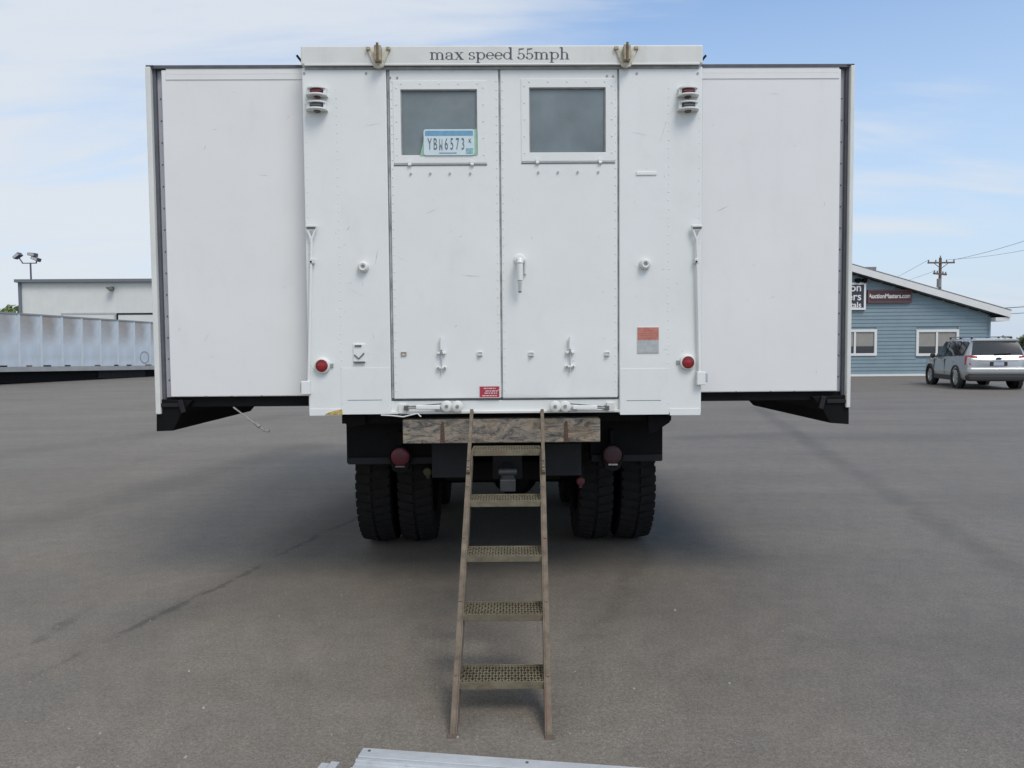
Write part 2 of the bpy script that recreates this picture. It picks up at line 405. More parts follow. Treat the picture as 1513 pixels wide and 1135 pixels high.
def stem(x, z0, z1, foot=True, head=True):
    L_.rect(x - TK / 2, x + TK / 2, z0, z1)
    if foot: L_.rect(x - .22, x + .22, z0 - .001, z0 + TN)
    if head: L_.q([(x - .24, z1 - .10), (x, z1 - .10), (x, z1 + .03), (x - .24, z1 - .02)])
def arch(x, w, ):
    L_.arc(x + w / 2 - .02, .60, w / 2, .36, 0, 160, TK * .9, TN)
    L_.rect(x + w - .02 - TK / 2, x + w - .02 + TK / 2, 0, .62); L_.rect(x + w - .24, x + w + .2, 0, TN)
def g_m(x): stem(x + .25, 0, 1); arch(x + .25, .58); arch(x + .83, .58); return 1.68
def g_h(x): stem(x + .25, 0, 1.62); arch(x + .25, .6); return 1.12
def g_p(x):
    stem(x + .25, -.45, 1); L_.arc(x + .60, .5, .36, .46, -165, 165, TK, TN); return 1.12
def g_d(x):
    L_.arc(x + .46, .5, .36, .46, 15, 345, TK, TN); stem(x + .84, 0, 1.62, False); L_.rect(x + .84, x + 1.06, 0, TN); return 1.14
def g_a(x):
    L_.arc(x + .42, .68, .30, .28, 0, 165, TK, TN); L_.rect(x + .72 - TK / 2, x + .72 + TK / 2, .05, .70)
    L_.arc(x + .42, .27, .30, .25, 60, 330, TK, TN); L_.rect(x + .70, x + .95, 0, TN); L_.rect(x + .08, x + .22, .62, .76); return 1.0
def g_x(x):
    L_.q([(x + .12, 1), (x + .36, 1), (x + .95, 0), (x + .71, 0)]); L_.q([(x + .80, 1), (x + .87, 1), (x + .21, 0), (x + .14, 0)])
    for a, b_ in ((.02, .46), (.66, 1.0)): L_.rect(x + a, x + b_, .94, 1.0)
    for a, b_ in ((.02, .36), (.60, 1.05)): L_.rect(x + a, x + b_, 0, .06)
    return 1.12
def g_s(x):
    L_.arc(x + .38, .73, .26, .23, 20, 270, TK, TN); L_.arc(x + .38, .27, .28, .23, -160, 90, TK, TN)
    L_.rect(x + .58, x + .64, .68, .98); L_.rect(x + .08, x + .14, .02, .32); return .80
def g_e(x):
    L_.arc(x + .46, .5, .36, .46, 0, 325, TK, TN); L_.rect(x + .12, x + .84, .48, .55); return .94
def g_5(x):
    L_.arc(x + .40, .43, .34, .40, -170, 140, TK, TN); L_.rect(x + .16, x + .23, .62, 1.45); L_.q([(x + .16, 1.28), (x + .70, 1.36), (x + .74, 1.5), (x + .16, 1.45)])
    L_.rect(x + .06, x + .22, .18, .34); return .92
gl = dict(m=g_m, a=g_a, x=g_x, s=g_s, p=g_p, e=g_e, d=g_d, h=g_h); gl['5'] = g_5
pen = 0.0
for ch in 'max speed 55mph': pen += .42 if ch == ' ' else gl[ch](pen)
lx0, _ = T(635, 88, -.022); lx1, _ = T(842, 88, -.022); _, lz0 = T(740, 88.0, -.022); _, lz1 = T(740, 77.0, -.022)
sx, sz = (lx1 - lx0) / pen, (lz1 - lz0)
L_.mb.v = [(lx0 + x * sx, -.0222 + y, lz0 + z * sz) for x, y, z in L_.mb.v]
lo_ = L_.mb.build('lettering', INK, fas); lo_['kind'] = 'stuff'

# lifting brackets on the fascia
for cxp, cyp in ((558, 80), (926.5, 79)):
    bx, bz = T(cxp, cyp, -.06)
    br = MB()
    br.prism([(bx - .072, bz + .055), (bx - .045, bz + .05), (bx, bz - .052), (bx - .01, bz - .072), (bx - .028, bz - .066)], -.034, -.0215)
    br.prism([(bx + .072, bz + .055), (bx + .045, bz + .05), (bx, bz - .052), (bx + .01, bz - .072), (bx + .028, bz - .066)], -.034, -.0215)
    br.cyl((bx, -.042, bz - .058), (bx, -.022, bz - .058), .017, 10)
    bo = br.build('lifting_bracket', PALEBRASS, truck, .003)
    MB().box(bx - .021, bx + .021, -.072, -.023, bz - .042, bz + .052).build('hook_block', BRASS, bo, .006)
    MB().box(bx - .007, bx + .007, -.078, -.068, bz - .05, bz + .062).build('hook_pin', BROWN, bo, .002)
    for s_ in (-1, 1): MB().box(bx + s_ * .06 - .012, bx + s_ * .06 + .012, -.042, -.0225, bz + .032, bz + .052).build('lug', BRASS, bo, .003)

# dark rebate behind the doors, then the doors
x0, x1, z0, z1 = RC(574, 98, 915, 592)
MB().box(x0, x1, .040, .0595, z0, zf - .004).build('door_rebate', SEAM, truck)
def ring_frame(mb, o, i, y0, y1):            # rectangular ring from outer / inner (x0, x1, z0, z1)
    def loop(r, y): return [(r[0], y, r[2]), (r[1], y, r[2]), (r[1], y, r[3]), (r[0], y, r[3])]
    f = []
    for k in range(4):
        n_ = (k + 1) % 4
        f += [(k, n_, 4 + n_, 4 + k), (8 + k, 12 + k, 12 + n_, 8 + n_), (k, 8 + k, 8 + n_, n_), (4 + k, 4 + n_, 12 + n_, 12 + k)]
    mb.add(loop(o, y0) + loop(i, y0) + loop(o, y1) + loop(i, y1), f)
def make_door(px0, px1, pyb, fr, gl_, hinge_y):
    x0, x1, z0, z1 = RC(px0, 101, px1, pyb)
    wo = RC(*fr); wi = RC(*gl_)
    mb = MB(); ring_frame(mb, (x0, x1, z0, zf - .010), (wi[0] - .006, wi[1] + .006, wi[2] - .006, wi[3] + .006), .006, .040)
    d = mb.build('rear_door', WHITE, truck, .004)
    f = MB(); ring_frame(f, wo, wi, .0025, .020); fo = f.build('window_frame', WHITE, d, .002)
    MB().box(wi[0] - .004, wi[1] + .004, .020, .026, wi[2] - .004, wi[3] + .004).build('window_pane', GLASS, d)
    s = MB(); g = .007; ring_frame(s, (wi[0] - .003, wi[1] + .003, wi[2] - .003, wi[3] + .003), (wi[0] + g, wi[1] - g, wi[2] + g * .4, wi[3] - g), .012, .019)
    s.build('glazing_seal', SEAM, d)
    # hinge rod under the window with two knuckles, drip bolts below
    zr = wo[2] - .010
    MB().cyl((wo[0], .004, zr), (wo[1], .004, zr), .0034, 8).build('hinge_rod', GREYLENS, d)
    for u in (.17, .84):
        xk = wo[0] + u * (wo[1] - wo[0])
        MB().cyl((xk - .010, .0, zr), (xk + .010, .0, zr), .009, 10).build('hinge_knuckle', WHITE, d)
        MB().box(xk - .010, xk + .010, -.006, .002, zr + .006, zr + .022).build('hinge_leaf', WHITE, d)
    for u in (.18, .39, .60, .82):
        xk = wo[0] + u * (wo[1] - wo[0]); zk = T(640, hinge_y)[1]
        MB().cyl((xk, -.003, zk), (xk, .008, zk), .0065, 10).build('bolt', LILAC, d)
    pts = []
    for k in range(5): pts += [(wo[0] + .02, wo[2] + .05 + k * .10), (wo[1] - .02, wo[2] + .05 + k * .10)]
    for k in range(5): pts += [(wo[0] + .05 + k * .115, wo[3] - .018)]
    rivets(fo, pts, .0022, .005, .0028)
    pts = []; z = z0 + .05
    while z < zf - .06:
        pts += [(x0 + .012, z), (x1 - .012, z)]; z += .052
    rivets(d, pts, .0055, .0045, .0024)
    return d, (x0, x1, z0)
d1, e1 = make_door(578.6, 738, 589, (581, 119, 719, 241), (592, 132, 705, 229), 256)
d2, e2 = make_door(741, 912.6, 588, (770, 116, 909, 238), (782, 129, 895, 225), 255)
# rubber strip down the door joint and beside each door
for a, w in ((739.3, .009), (576.8, .008), (913.6, .008)):
    x, _ = T(a, 350); MB().box(x - w, x + w, .018, .0395, z0 + .02, zf - .012).build('door_seal', mat('seal_grey', (.44, .445, .44), .8, var=.5, vscale=8), truck)
# corner screws on the doors
for dd, pts in ((d1, ((576.5, 115), (587, 115))), (d2, ((897, 112), (906, 112.5)))):
    for a, b_ in pts:
        x, z = T(a, b_, .006); MB().cyl((x, .001, z), (x, .008, z), .006, 8).build('screw', STEEL, dd)
# grab handle of the right door
hx, hz0 = T(768, 430); _, hz1 = T(768, 384)
h = MB()
prof = [(0, .0, hz1 + .004), (0, -.045, hz1), (0, -.058, hz1 - .03), (0, -.055, hz0 + .06), (0, -.04, hz0 + .02), (0, -.032, hz0)]
for a, b_, r0, r1 in [(prof[k], prof[k + 1], (.02, .02, .019, .017, .013)[k], (.02, .019, .017, .013, .010)[k]) for k in range(5)]:
    h.cyl((hx + a[0], a[1], a[2]), (hx + b_[0], b_[1], b_[2]), r0, 12, r1)
h.lathe([(.001, -.008), (.032, -.006), (.036, .006)], (hx, 0, hz1 + .002), 'Y', 18)
h.build('handle', WHITE, d2, smooth=True)
MB().box(hx + .028, hx + .040, -.012, .006, hz1 - .09, hz1 + .002).build('keeper_plate', CREAM, d2, .003)
MB().cyl((hx, -.036, hz0 - .008), (hx, -.028, hz0 + .004), .011, 10).build('handle_tip', LILAC, d2)
# bolts, latches and staples low on the doors
for dd, a, ys in ((d1, 652, (499, 557)), (d2, 842, (498, 555))):
    x, zt = T(a, ys[0]); _, zb = T(a, ys[1])
    lt = MB().box(x - .012, x + .012, -.012, .006, zt - .10, zt - .012).build('bolt_latch', WHITE, dd, .004)
    MB().cyl((x, -.016, zt), (x, -.016, zt - .075), .009, 10).build('bolt_grip', WHITE, lt, smooth=True)
    MB().cyl((x, -.010, zt - .06), (x, -.010, zb + .02), .0045, 8).build('bolt_rod', LILAC, lt)
    MB().box(x - .026, x + .026, -.016, .006, zt - .102, zt - .088).build('bolt_guide', WHITE, lt, .003)
    MB().box(x - .030, x + .030, -.014, .006, zb + .05, zb + .064).build('bolt_guide', WHITE, lt, .003)
    for s_ in (-1, 1):
        MB().dome((x + s_ * .02, -.0145, zb + .057), .006, .004).build('screw', STEEL, lt)
    MB().cyl((x, -.004, zt - .094), (x, -.020, zt - .094), .009, 8).build('bolt_knob', STEEL, lt)
for dd, a, b_, m_ in ((d1, 596.5, 523, BRASS), (d1, 709, 523, CREAM), (d2, 785, 523.5, CREAM), (d2, 897, 523, CREAM)):
    x, z = T(a, b_)
    st = MB(); ring_frame(st, (x - .017, x + .017, z - .013, z + .013), (x - .011, x + .011, z - .008, z + .008), -.002, .006)
    st.build('staple', m_, dd, .002)
    if m_ is CREAM: MB().box(x - .012, x + .010, -.012, .005, z - .014, z - .006).build('staple_tongue', LILAC, dd, .002)

# warning sticker with lines of print, at the foot of the left door
def lined_sticker(name, rect, y, m, ml, parent, rows):
    x0, x1, z0, z1 = RC(*rect)
    o = MB().box(x0, x1, y - .0015, y, z0, z1).build(name, m, parent)
    mb = MB()
    for (u0, u1, v) in rows:
        xa, xb = x0 + u0 * (x1 - x0), x0 + u1 * (x1 - x0); zc_ = z1 - v * (z1 - z0); x = xa
        while x < xb:
            w = random.uniform(.008, .022); mb.box(x, min(x + w, xb), y - .0024, y - .0014, zc_ - .0032, zc_ + .0032); x += w + .004
    ring_frame(mb, (x0, x1, z0, z1), (x0 + .0035, x1 - .0035, z0 + .0035, z1 - .0035), y - .0024, y - .0014)
    mb.build('print', ml, o); return o
lined_sticker('warning_sticker', (708, 570.5, 738.5, 588), .0055, mat('red_vinyl', (.42, .035, .06), .45, var=.15, vscale=30),
              mat('faded_print', (.72, .55, .56), .6), d1, [(.22, .8, .2), (.3, .9, .42), (.26, .86, .6), (.15, .85, .82)])
# two plates on the right corner panel
x0, x1, z0, z1 = RC(942, 484, 973, 521.5)
MB().box(x0 - .003, x1 + .003, -.0025, .001, z0 - .003, z1 + .004).build('plate_backing', CREAM, truck)
zm = (z0 + z1) / 2
op = MB().box(x0, x1, -.005, -.0026, zm + .002, z1).build('data_plate', mat('faded_orange', (.52, .20, .15), .55, var=.25, vscale=40), truck)
tag(op, 'faded orange plate')
mb = MB()
for k in range(4): mb.box(x0 + .02, x1 - .02 - .01 * (k % 2), -.0056, -.0049, zm + .012 + k * .014, zm + .016 + k * .014)
mb.build('print', mat('faded_orange_dark', (.42, .15, .11), .6), op)
tag(MB().box(x0, x1, -.005, -.0026, z0, zm - .002).build('data_plate', mat('faded_grey', (.44, .465, .46), .5, var=.15, vscale=40), truck), 'plain grey plate')
# small faint slot on the right panel
x0, x1, z0, z1 = RC(940, 255, 970, 259); MB().box(x0, x1, -.006, .001, z0, z1 + .004).build('lip_strip', WHITE, truck, .002)
# stencil cover on the left panel
x0, x1, z0, z1 = RC(522, 508, 540, 535)
sc = MB().box(x0, x1, -.008, .001, z0, z1).build('access_flap', WHITE, truck, .004)
mb = MB(); mb.box(x0 + .012, x0 + .052, -.014, -.008, z1 - .018, z1 - .008); mb.box(x0 + .004, x1 - .002, -.014, -.006, z0 - .006, z0 + .003)
mb.bar((x0 + .008, -.011, z0 + .045), (x0 + .035, -.011, z0 + .02), .006, .006, (0, 1, 0)); mb.bar((x0 + .035, -.011, z0 + .02), (x1 - .006, -.011, z0 + .055), .006, .006, (0, 1, 0))
mb.build('flap_latch', GREYLENS, sc)['kind'] = 'stuff'

# hooded marker lamps
for a in (467.5, 1017.5):
    for b_, lm in ((135.5, MAROON), (156.5, GREYLENS)):
        x, z = T(a, b_, -.03)
        lamp = MB()
        for zz, w, dp in ((z + .022, .060, .055), (z - .022, .064, .075)):
            n = 14; poly = []
            for k in range(n + 1):
                t = math.pi * k / n; poly.append((x - w * math.cos(t), -.002 - dp * math.sin(t) ** .6))
            vs_ = [(px_, py_, zz - .004) for px_, py_ in poly] + [(px_, py_, zz + .004) for px_, py_ in poly]
            m_ = n + 1
            lamp.add(vs_, [tuple(reversed(range(m_))), tuple(range(m_, 2 * m_))] + [(k, (k + 1) % m_, m_ + (k + 1) % m_, m_ + k) for k in range(m_)])
        lamp.box(x - .058, x - .040, -.03, .002, z - .024, z + .024); lamp.box(x + .040, x + .058, -.03, .002, z - .024, z + .024)
        lo = lamp.build('marker_lamp', WHITE, truck)
        tag(lo, 'marker lamp with dark red lens' if lm is MAROON else 'marker lamp with grey lens')
        MB().lathe([(.001, -.046), (.02, -.045), (.032, -.034), (.034, .001)], (x, 0, z), 'Y', 18).build('lens', lm, lo, smooth=True)
        MB().box(x - .034, x + .034, -.05, -.028, z - .003, z + .003).build('lens_band', GREYLENS if lm is GREYLENS else DULLRED, lo, .001)
# round red reflectors
for a, b_ in ((475.5, 540.5), (1016.5, 535.5)):
    x, z = T(a, b_, -.02)
    ro = MB().lathe([(.038, -.026), (.046, -.022), (.049, -.004), (.052, .001)], (x, 0, z), 'Y', 28).build('reflector', CREAM, truck, smooth=True)
    MB().lathe([(.0005, -.030), (.02, -.029), (.036, -.023), (.038, -.018)], (x, 0, z), 'Y', 28).build('lens', REDLENS, ro, smooth=True)
    mb = MB()
    for k in range(-3, 4):
        zz = k * .010; w = math.sqrt(max(.034 ** 2 - zz ** 2, 0)); mb.box(x - w, x + w, -.0312, -.026, z + zz - .0012, z + zz + .0012)
    mb.build('lens_rib', DULLRED, ro)
    MB().box(x + (.05 if a < 700 else -.066), x + (.066 if a < 700 else -.05), -.008, .001, z - .012, z + .012).build('clip', STEEL, ro)
# round rubber stops
for a, b_ in ((536, 394), (954, 390)):
    x, z = T(a, b_, -.03)
    so = MB().lathe([(.001, -.020), (.011, -.020), (.013, -.034), (.022, -.036), (.032, -.026), (.034, 0.0), (.037, .001)], (x, 0, z), 'Y', 24).build('door_stop', CREAM, truck, smooth=True)
    MB().lathe([(.001, -.0215), (.009, -.0215), (.0105, -.0195)], (x, 0, z), 'Y', 16).build('stop_hole', LILAC, so)
# T-handled locking rods at both corners
for a, bx_, by in ((459.5, 452.5, 580), (1030, 1037, 566)):
    x, z1 = T(a, 334, -.03); _, z2 = T(a, 350, -.03); xb, z3 = T(bx_, by, -.03)
    s_ = -1 if a < 700 else 1
    rd = MB().cyl((x, -.022, z2), (xb - s_ * .012, -.018, z3 + .03), .0085, 10).build('locking_rod', WHITE, truck, smooth=True)
    hd = MB(); hd.bar((x - .034, -.026, z1), (x + .034, -.026, z1), .018, .014)
    hd.bar((x - .032, -.026, z1), (x, -.024, z2 - .02), .012, .010, (0, 1, 0)); hd.bar((x + .032, -.026, z1), (x, -.024, z2 - .02), .012, .010, (0, 1, 0))
    hd.build('rod_handle', WHITE, rd, .003)
    MB().box(x - .026, x + .026, -.034, -.018, z1 - .017, z1 - .0085).build('handle_slot', GREYLENS, rd)
    MB().box(x - .013, x + .013, -.032, .001, z2 - .16, z2 - .13).build('rod_guide', CREAM, rd, .003)
    MB().cyl((x - .004, -.036, z2 - .15), (x - .004, -.02, z2 - .15), .006, 8).build('guide_pin', BLACK, rd)
    MB().box(xb - .03, xb + .022, -.035, .001, z3 - .012, z3 + .07).build('rod_bracket', WHITE, rd, .004)
    MB().box(xb + s_ * .022, xb + s_ * .040, -.02, .06, z3 + .005, z3 + .06).build('rod_hook', LILAC, rd, .004)

# sill under the doors with rollers and toggles
x0, x1, z0, z1 = RC(577, 591, 915, 608, .02)
sill = MB().box(x0, x1, .02, .0595, z0, z1 - .002).build('door_sill', WHITE, truck, .004)
MB().box(x0, x1, .0, .05, z0 - .010, z0 + .006).build('sill_lip', CREAM, sill, .003)
for grp, s_ in (((660, 676), -1), ((835, 820), 1)):
    for k, a in enumerate(grp):
        x, z = T(a, 600.5, -.02)
        MB().lathe([(.001, -.03 - .012 * k), (.030, -.03 - .012 * k), (.035, -.026 - .012 * k), (.035, -.004 - .01 * k), (.001, -.004 - .01 * k)], (x, 0, z), 'Y', 24).build('roller', CREAM, sill, smooth=True)
        MB().cyl((x, -.034 - .012 * k, z), (x, .02, z), .011, 12).build('roller_pin', STEEL, sill)
    xa, za = T(600 if s_ < 0 else 897, 603, -.02); xb, zb_ = T(650 if s_ < 0 else 846, 601, -.02)
    lv = MB(); lv.bar((xa, -.012, za), (xb, -.014, zb_ - .006), .014, .013); lv.build('toggle_lever', STEEL, sill, .003)
    MB().bar((xa - s_ * .06, -.016, za + .004), (xb, -.022, zb_ - .004), .016, .026).build('toggle_tube', WHITE, sill, .005)
    MB().bar((xa, -.012, za + .006), (xb + s_ * -.02, -.012, zb_ + .018), .006, .006).build('toggle_wire', GREYLENS, sill)
    MB().box(xa - .014, xa + .014, -.02, .02, za - .014, za + .014).build('toggle_pivot', GREYLENS, sill, .003)
    MB().box(xb - .03, xb + .03, -.012, .02, zb_ - .03, zb_ - .004).build('toggle_bracket', LILAC, sill, .003)
    MB().box(min(xa, xa + s_ * .05), max(xa, xa + s_ * .05), -.004, .02, z0 - .004, z1 - .02).build('sill_cleat', CREAM, sill, .003)
# loose white cable at the sill
mb = MB(); pts = [(563, 613.5), (577, 614), (596, 616), (608, 613), (617, 611), (622, 616)]
for k in range(len(pts) - 1):
    a, b_ = T(*pts[k], -.03), T(*pts[k + 1], -.03); mb.cyl((a[0], -.03, a[1]), (b_[0], -.03, b_[1]), .004, 8)
mb.build('loose_cable', CREAM, truck)

# ---- side extensions
EY = .13
for s_ in (-1, 1):
    if s_ < 0: pan, fl, sl, ed = (245, 103, 452, 586), (235, 100, 246, 590), (231, 99, 236, 606), (224, 100, 231.5, 612); bot = 601; top = 97
    else: pan, fl, sl, ed = (1036, 102, 1240, 579), (1239, 99, 1249, 584), (1248, 97, 1252.5, 604), (1252, 98, 1258, 602); bot = 592; top = 95.5
    x0, x1, z0, z1 = RC(*pan, EY)
    ext = empty('side_extension', (0, 0, 0)); ext.parent = truck
    xo = T((ed[0] if s_ < 0 else ed[2]), 350, EY)[0]; xin = XL + .02 if s_ < 0 else XR - .02
    MB().box(x0, x1, EY, EY + .05, z0, z1).build('end_panel', WHITE2, ext, .006)
    # stepped head trim
    za = RC(pan[0], top + 3.5, pan[2], top + 12.6, EY); 
    MB().box(za[0], za[1], EY - .002, EY + .045, za[2], za[3]).build('head_trim', WHITE2, ext, .001)
    zb_ = RC(pan[0], top + 13.2, pan[2], top + 21, EY)
    MB().box(zb_[0], zb_[1], EY - .004, EY + .02, zb_[2], zb_[3]).build('head_trim', WHITE2, ext, .001)
    a = RC(*fl, EY + .03); MB().box(a[0], a[1], EY + .035, EY + .08, a[2], a[3]).build('flange', LILAC, ext, .003)
    mb = MB(); z = a[2] + .12; xf = a[1] - .012 if s_ < 0 else a[0] + .012
    while z < a[3] - .08: mb.dome((xf, EY + .0352, z), .0055, .004); z += .135
    o = mb.build('flange_bolts', GREYLENS, ext); o['kind'] = 'stuff'
    b4 = RC(*sl, EY); MB().box(b4[0], b4[1], EY + .01, EY + .07, b4[2], b4[3]).build('edge_seal', SEAL, ext, .004)
    c4 = RC(*ed, EY); MB().box(c4[0], c4[1], EY - .02, EY + 5.0, c4[2], c4[3]).build('side_wall', CREAM, ext, .005)
    zt = RC(pan[0], top, pan[2], top + 4, EY)
    MB().box(min(xo, xin) + .01, max(xo, xin) - .01, EY - .006, EY + 4.95, zt[3] - .018, zt[3] + .001).build('roof_edge', SEAL, ext)
    MB().box(c4[0] if s_ < 0 else b4[0], b4[1] if s_ < 0 else c4[1], EY - .012, EY + .05, b4[3] - .002, b4[3] + .008).build('corner_cap', SEAL, ext, .003)
    # floor frame and floor
    zf0 = RC(pan[0], pan[3], pan[2], bot, EY + .03)
    xa, xb = sorted((xin, b4[1] if s_ < 0 else b4[0]))
    MB().box(xa, xb, EY + .03, EY + .10, zf0[2], z0 - .002).build('floor_beam', BLACK, ext, .004)
    MB().box(xa, xb, EY + .10, EY + 4.9, z0 - .05, z0 + .01).build('floor', DARKGREY, ext)
    MB().box(xa, xb, EY + 4.85, EY + 4.95, z0, zt[3] - .03).build('front_panel', WHITE2, ext)
    # long trough hanging under the outer edge
    if s_ < 0: A = [(231, 612), (231, 637.5), (256, 636.5), (268, 612), (284, 592), (233, 590)]
    else: A = [(1254.5, 602), (1254.5, 627), (1226, 625), (1216, 606), (1200, 586), (1251, 584)]
    poly = [T(px_, py_, EY) for px_, py_ in A]; n = len(poly)
    ylen = [1.50, 1.45, 1.45, 1.58, 1.64, 1.64]
    tr = MB().add([(x, EY, z) for x, z in poly] + [(x, EY + yl, z) for (x, z), yl in zip(poly, ylen)],
                  [tuple(range(n)), tuple(reversed(range(n, 2 * n)))] + [(k, n + k, n + (k + 1) % n, (k + 1) % n) for k in range(n)])
    tr.build('under_trough', BLACK, ext, .004)
    xi_, zi_ = poly[3]; xj, zj = poly[5]
    MB().box(min(xj, xi_) + .02, max(xj, xi_), EY - .012, EY - .002, zj - .05, zj - .026).build('trough_brace', DARKGREY, ext, .003)
    MB().bar((xi_ + s_ * 0, EY - .012, zi_ + .09), (xi_ - s_ * .02, EY - .012, zi_ + .01), .03, .012, (0, 1, 0)).build('trough_brace', DARKGREY, ext, .003)
    # rusty chips along the panel foot
    for k in range(3):
        xk = x0 + (x1 - x0) * (.25 + .22 * k + random.uniform(-.05, .05)); w = random.uniform(.008, .02)
        MB().box(xk, xk + w, EY - .002, EY + .002, z0 - .001, z0 + .005).build('paint_chip', BROWN, ext)
# small scuffs and scratches in the paint
for name, (a0, a1, b0, b1), yy, cnt in (('scuff_marks', (255, 440, 130, 570), EY, 14), ('scuff_marks', (1045, 1230, 130, 570), EY, 14), ('scuff_marks', (590, 905, 275, 580), .006, 20), ('scuff_marks', (458, 560, 180, 590), 0, 16), ('scuff_marks', (925, 1010, 180, 590), 0, 16)):
    mb = MB()
    for k in range(cnt):
        x, z = T(random.uniform(a0, a1), random.uniform(b0, b1), yy); a = random.uniform(0, 3.14); l = random.uniform(.004, .02) if k % 5 else random.uniform(.03, .07); w = random.uniform(.0008, .0022)
        dx, dz = l * math.cos(a), l * math.sin(a)
        mb.add([(x - dx, yy - .0006, z - dz), (x + w, yy - .0006, z - w), (x + dx, yy - .0006, z + dz), (x - w, yy - .0006, z + w)], [(0, 1, 2, 3)])
    mb.build(name, mat('scuffed_paint', (.60, .585, .55), .7, var=.3, vscale=30), truck)['kind'] = 'stuff'
# hinged support rod hanging under the left extension
a, b_ = T(345, 602, EY), T(390, 636, EY - .06)
rd = MB().cyl((a[0], EY, a[1]), (b_[0], EY - .06, b_[1]), .0055, 8).build('support_rod', STEEL, truck)
c_ = T(381, 629, EY - .05)
MB().cyl((c_[0] - .02, EY - .045, c_[1] + .016), (c_[0] + .012, EY - .055, c_[1] - .008), .011, 8).build('rod_sleeve', STEEL, rd)
MB().bar((b_[0] - .005, EY - .06, b_[1]), (b_[0] + .035, EY - .065, b_[1] - .004), .014, .016).build('rod_tip', STEEL, rd, .003)

# ---- chassis
def cbox(rect, y0, y1, name, m, parent=truck, bv=.004):
    x0, x1, z0, z1 = RC(*rect, y0); return MB().box(x0, x1, y0, y1, z0, z1).build(name, m, parent, bv)
cbox((505, 611, 992, 624), .16, .26, 'rear_crossbar', BLACK)
fl = cbox((512, 622, 641, 684), .34, .42, 'mud_flap', BLACK)
cbox((514, 676, 641, 686), .32, .36, 'flap_rail', DARKGREY, fl)
fr = cbox((872, 620, 979, 681), .34, .42, 'mud_flap', BLACK)
cbox((874, 672, 978, 682), .32, .36, 'flap_rail', DARKGREY, fr)
for pts in (((958, 612), (992, 612), (990, 624), (966, 640), (958, 640)), ((506, 612), (540, 612), (540, 628), (516, 632), (506, 622))):
    MB().prism([T(x, y, .12) for x, y in pts], .12, .15).build('gusset', BLACK, truck, .004)
# chassis rails, cross members, axles
for s_ in (-1, 1): MB().box(s_ * .43 - .04, s_ * .43 + .04, .45, 8.6, .80, 1.05).build('chassis_rail', BLACK, truck)
MB().box(-.9, .9, .44, .54, .86, 1.12).build('rear_crossmember', BLACK, truck, .01)
MB().box(-1.05, 1.05, .62, BODY_L, 1.06, 1.15).build('body_subframe', BLACK, truck)
cbox((638, 655, 694, 706), .22, .40, 'step_box', DARKGREY)
cbox((806, 655, 859, 703), .22, .40, 'step_box', DARKGREY)
# pintle hook
px_, pz_ = T(750, 706, .3)
pt = MB().box(px_ - .10, px_ + .10, .36, .42, pz_ - .02, pz_ + .20).build('pintle_plate', DARKGREY, truck, .01)
mb = MB(); mb.cyl((px_, .38, pz_ + .05), (px_, .16, pz_ + .03), .05, 14, .042); mb.box(px_ - .05, px_ + .05, .12, .22, pz_ - .06, pz_ + .02); mb.cyl((px_ - .06, .17, pz_ + .06), (px_ + .06, .17, pz_ + .06), .022, 10)
mb.build('pintle_hook', mat('worn_grey_steel', (.05, .052, .055), .5, metal=.2, var=.3, vscale=20), pt, .008)
MB().box(px_ - .06, px_ + .06, .40, .46, pz_ + .18, pz_ + .34).build('pintle_bracket', BLACK, pt, .006)
# tail lamps
for (a, b_), lm in (((591.5, 675), DULLRED), ((905, 672), mat('dusty_red_lens', (.035, .009, .011), .6, var=.4, vscale=40))):
    x, z = T(a, b_, .24)
    tl = MB().lathe([(.066, -.02), (.074, -.01), (.07, .05), (.03, .09), (.001, .09)], (x, .24, z), 'Y', 24)
    tl.prism([(x - .068, z - .02), (x + .068, z - .02), (x + .05, z - .085), (x + .02, z - .105), (x - .02, z - .105), (x - .05, z - .085)], .225, .30)
    lo = tl.build('tail_lamp', BLACK, truck, .004)
    tag(lo, 'tail lamp with a bright wine red lens' if a < 700 else 'tail lamp with a dusty dull lens')
    MB().lathe([(.001, -.024), (.03, -.0235), (.054, -.020), (.063, -.012)], (x, .24, z), 'Y', 24).build('lens', lm if a > 700 else mat('wine_red_lens', (.085, .004, .010), .4, var=.15, vscale=50), lo, smooth=True)
    MB().box(x - .03, x + .03, .215, .226, z - .066, z - .056).build('lamp_slot', STEEL if a > 700 else GREYLENS, lo)
    MB().box(x - .012, x + .012, .25, .36, z - .02, z + .16).build('lamp_bracket', BLACK, lo)
# air couplings
for a, b_, m_ in ((857.5, 711, mat('pink_red_paint', (.075, .008, .014), .5, var=.2, vscale=30)), (632, 697, mat('lime_yellow_paint', (.05, .053, .016), .6, var=.3, vscale=30))):
    x, z = T(a, b_, .35)
    gh = MB().lathe([(.001, -.03), (.024, -.028), (.03, -.012), (.028, .012), (.001, .02)], (x, .36, z), 'Y', 16).build('air_coupling', m_, truck, smooth=True)
    MB().cyl((x, .36, z + .01), (x + .02, .42, z + .09), .011, 8).build('air_hose', BLACK, gh)
    MB().box(x - .01, x + .012, .345, .375, z - .045, z - .02).build('coupling_tab', m_, gh, .003)
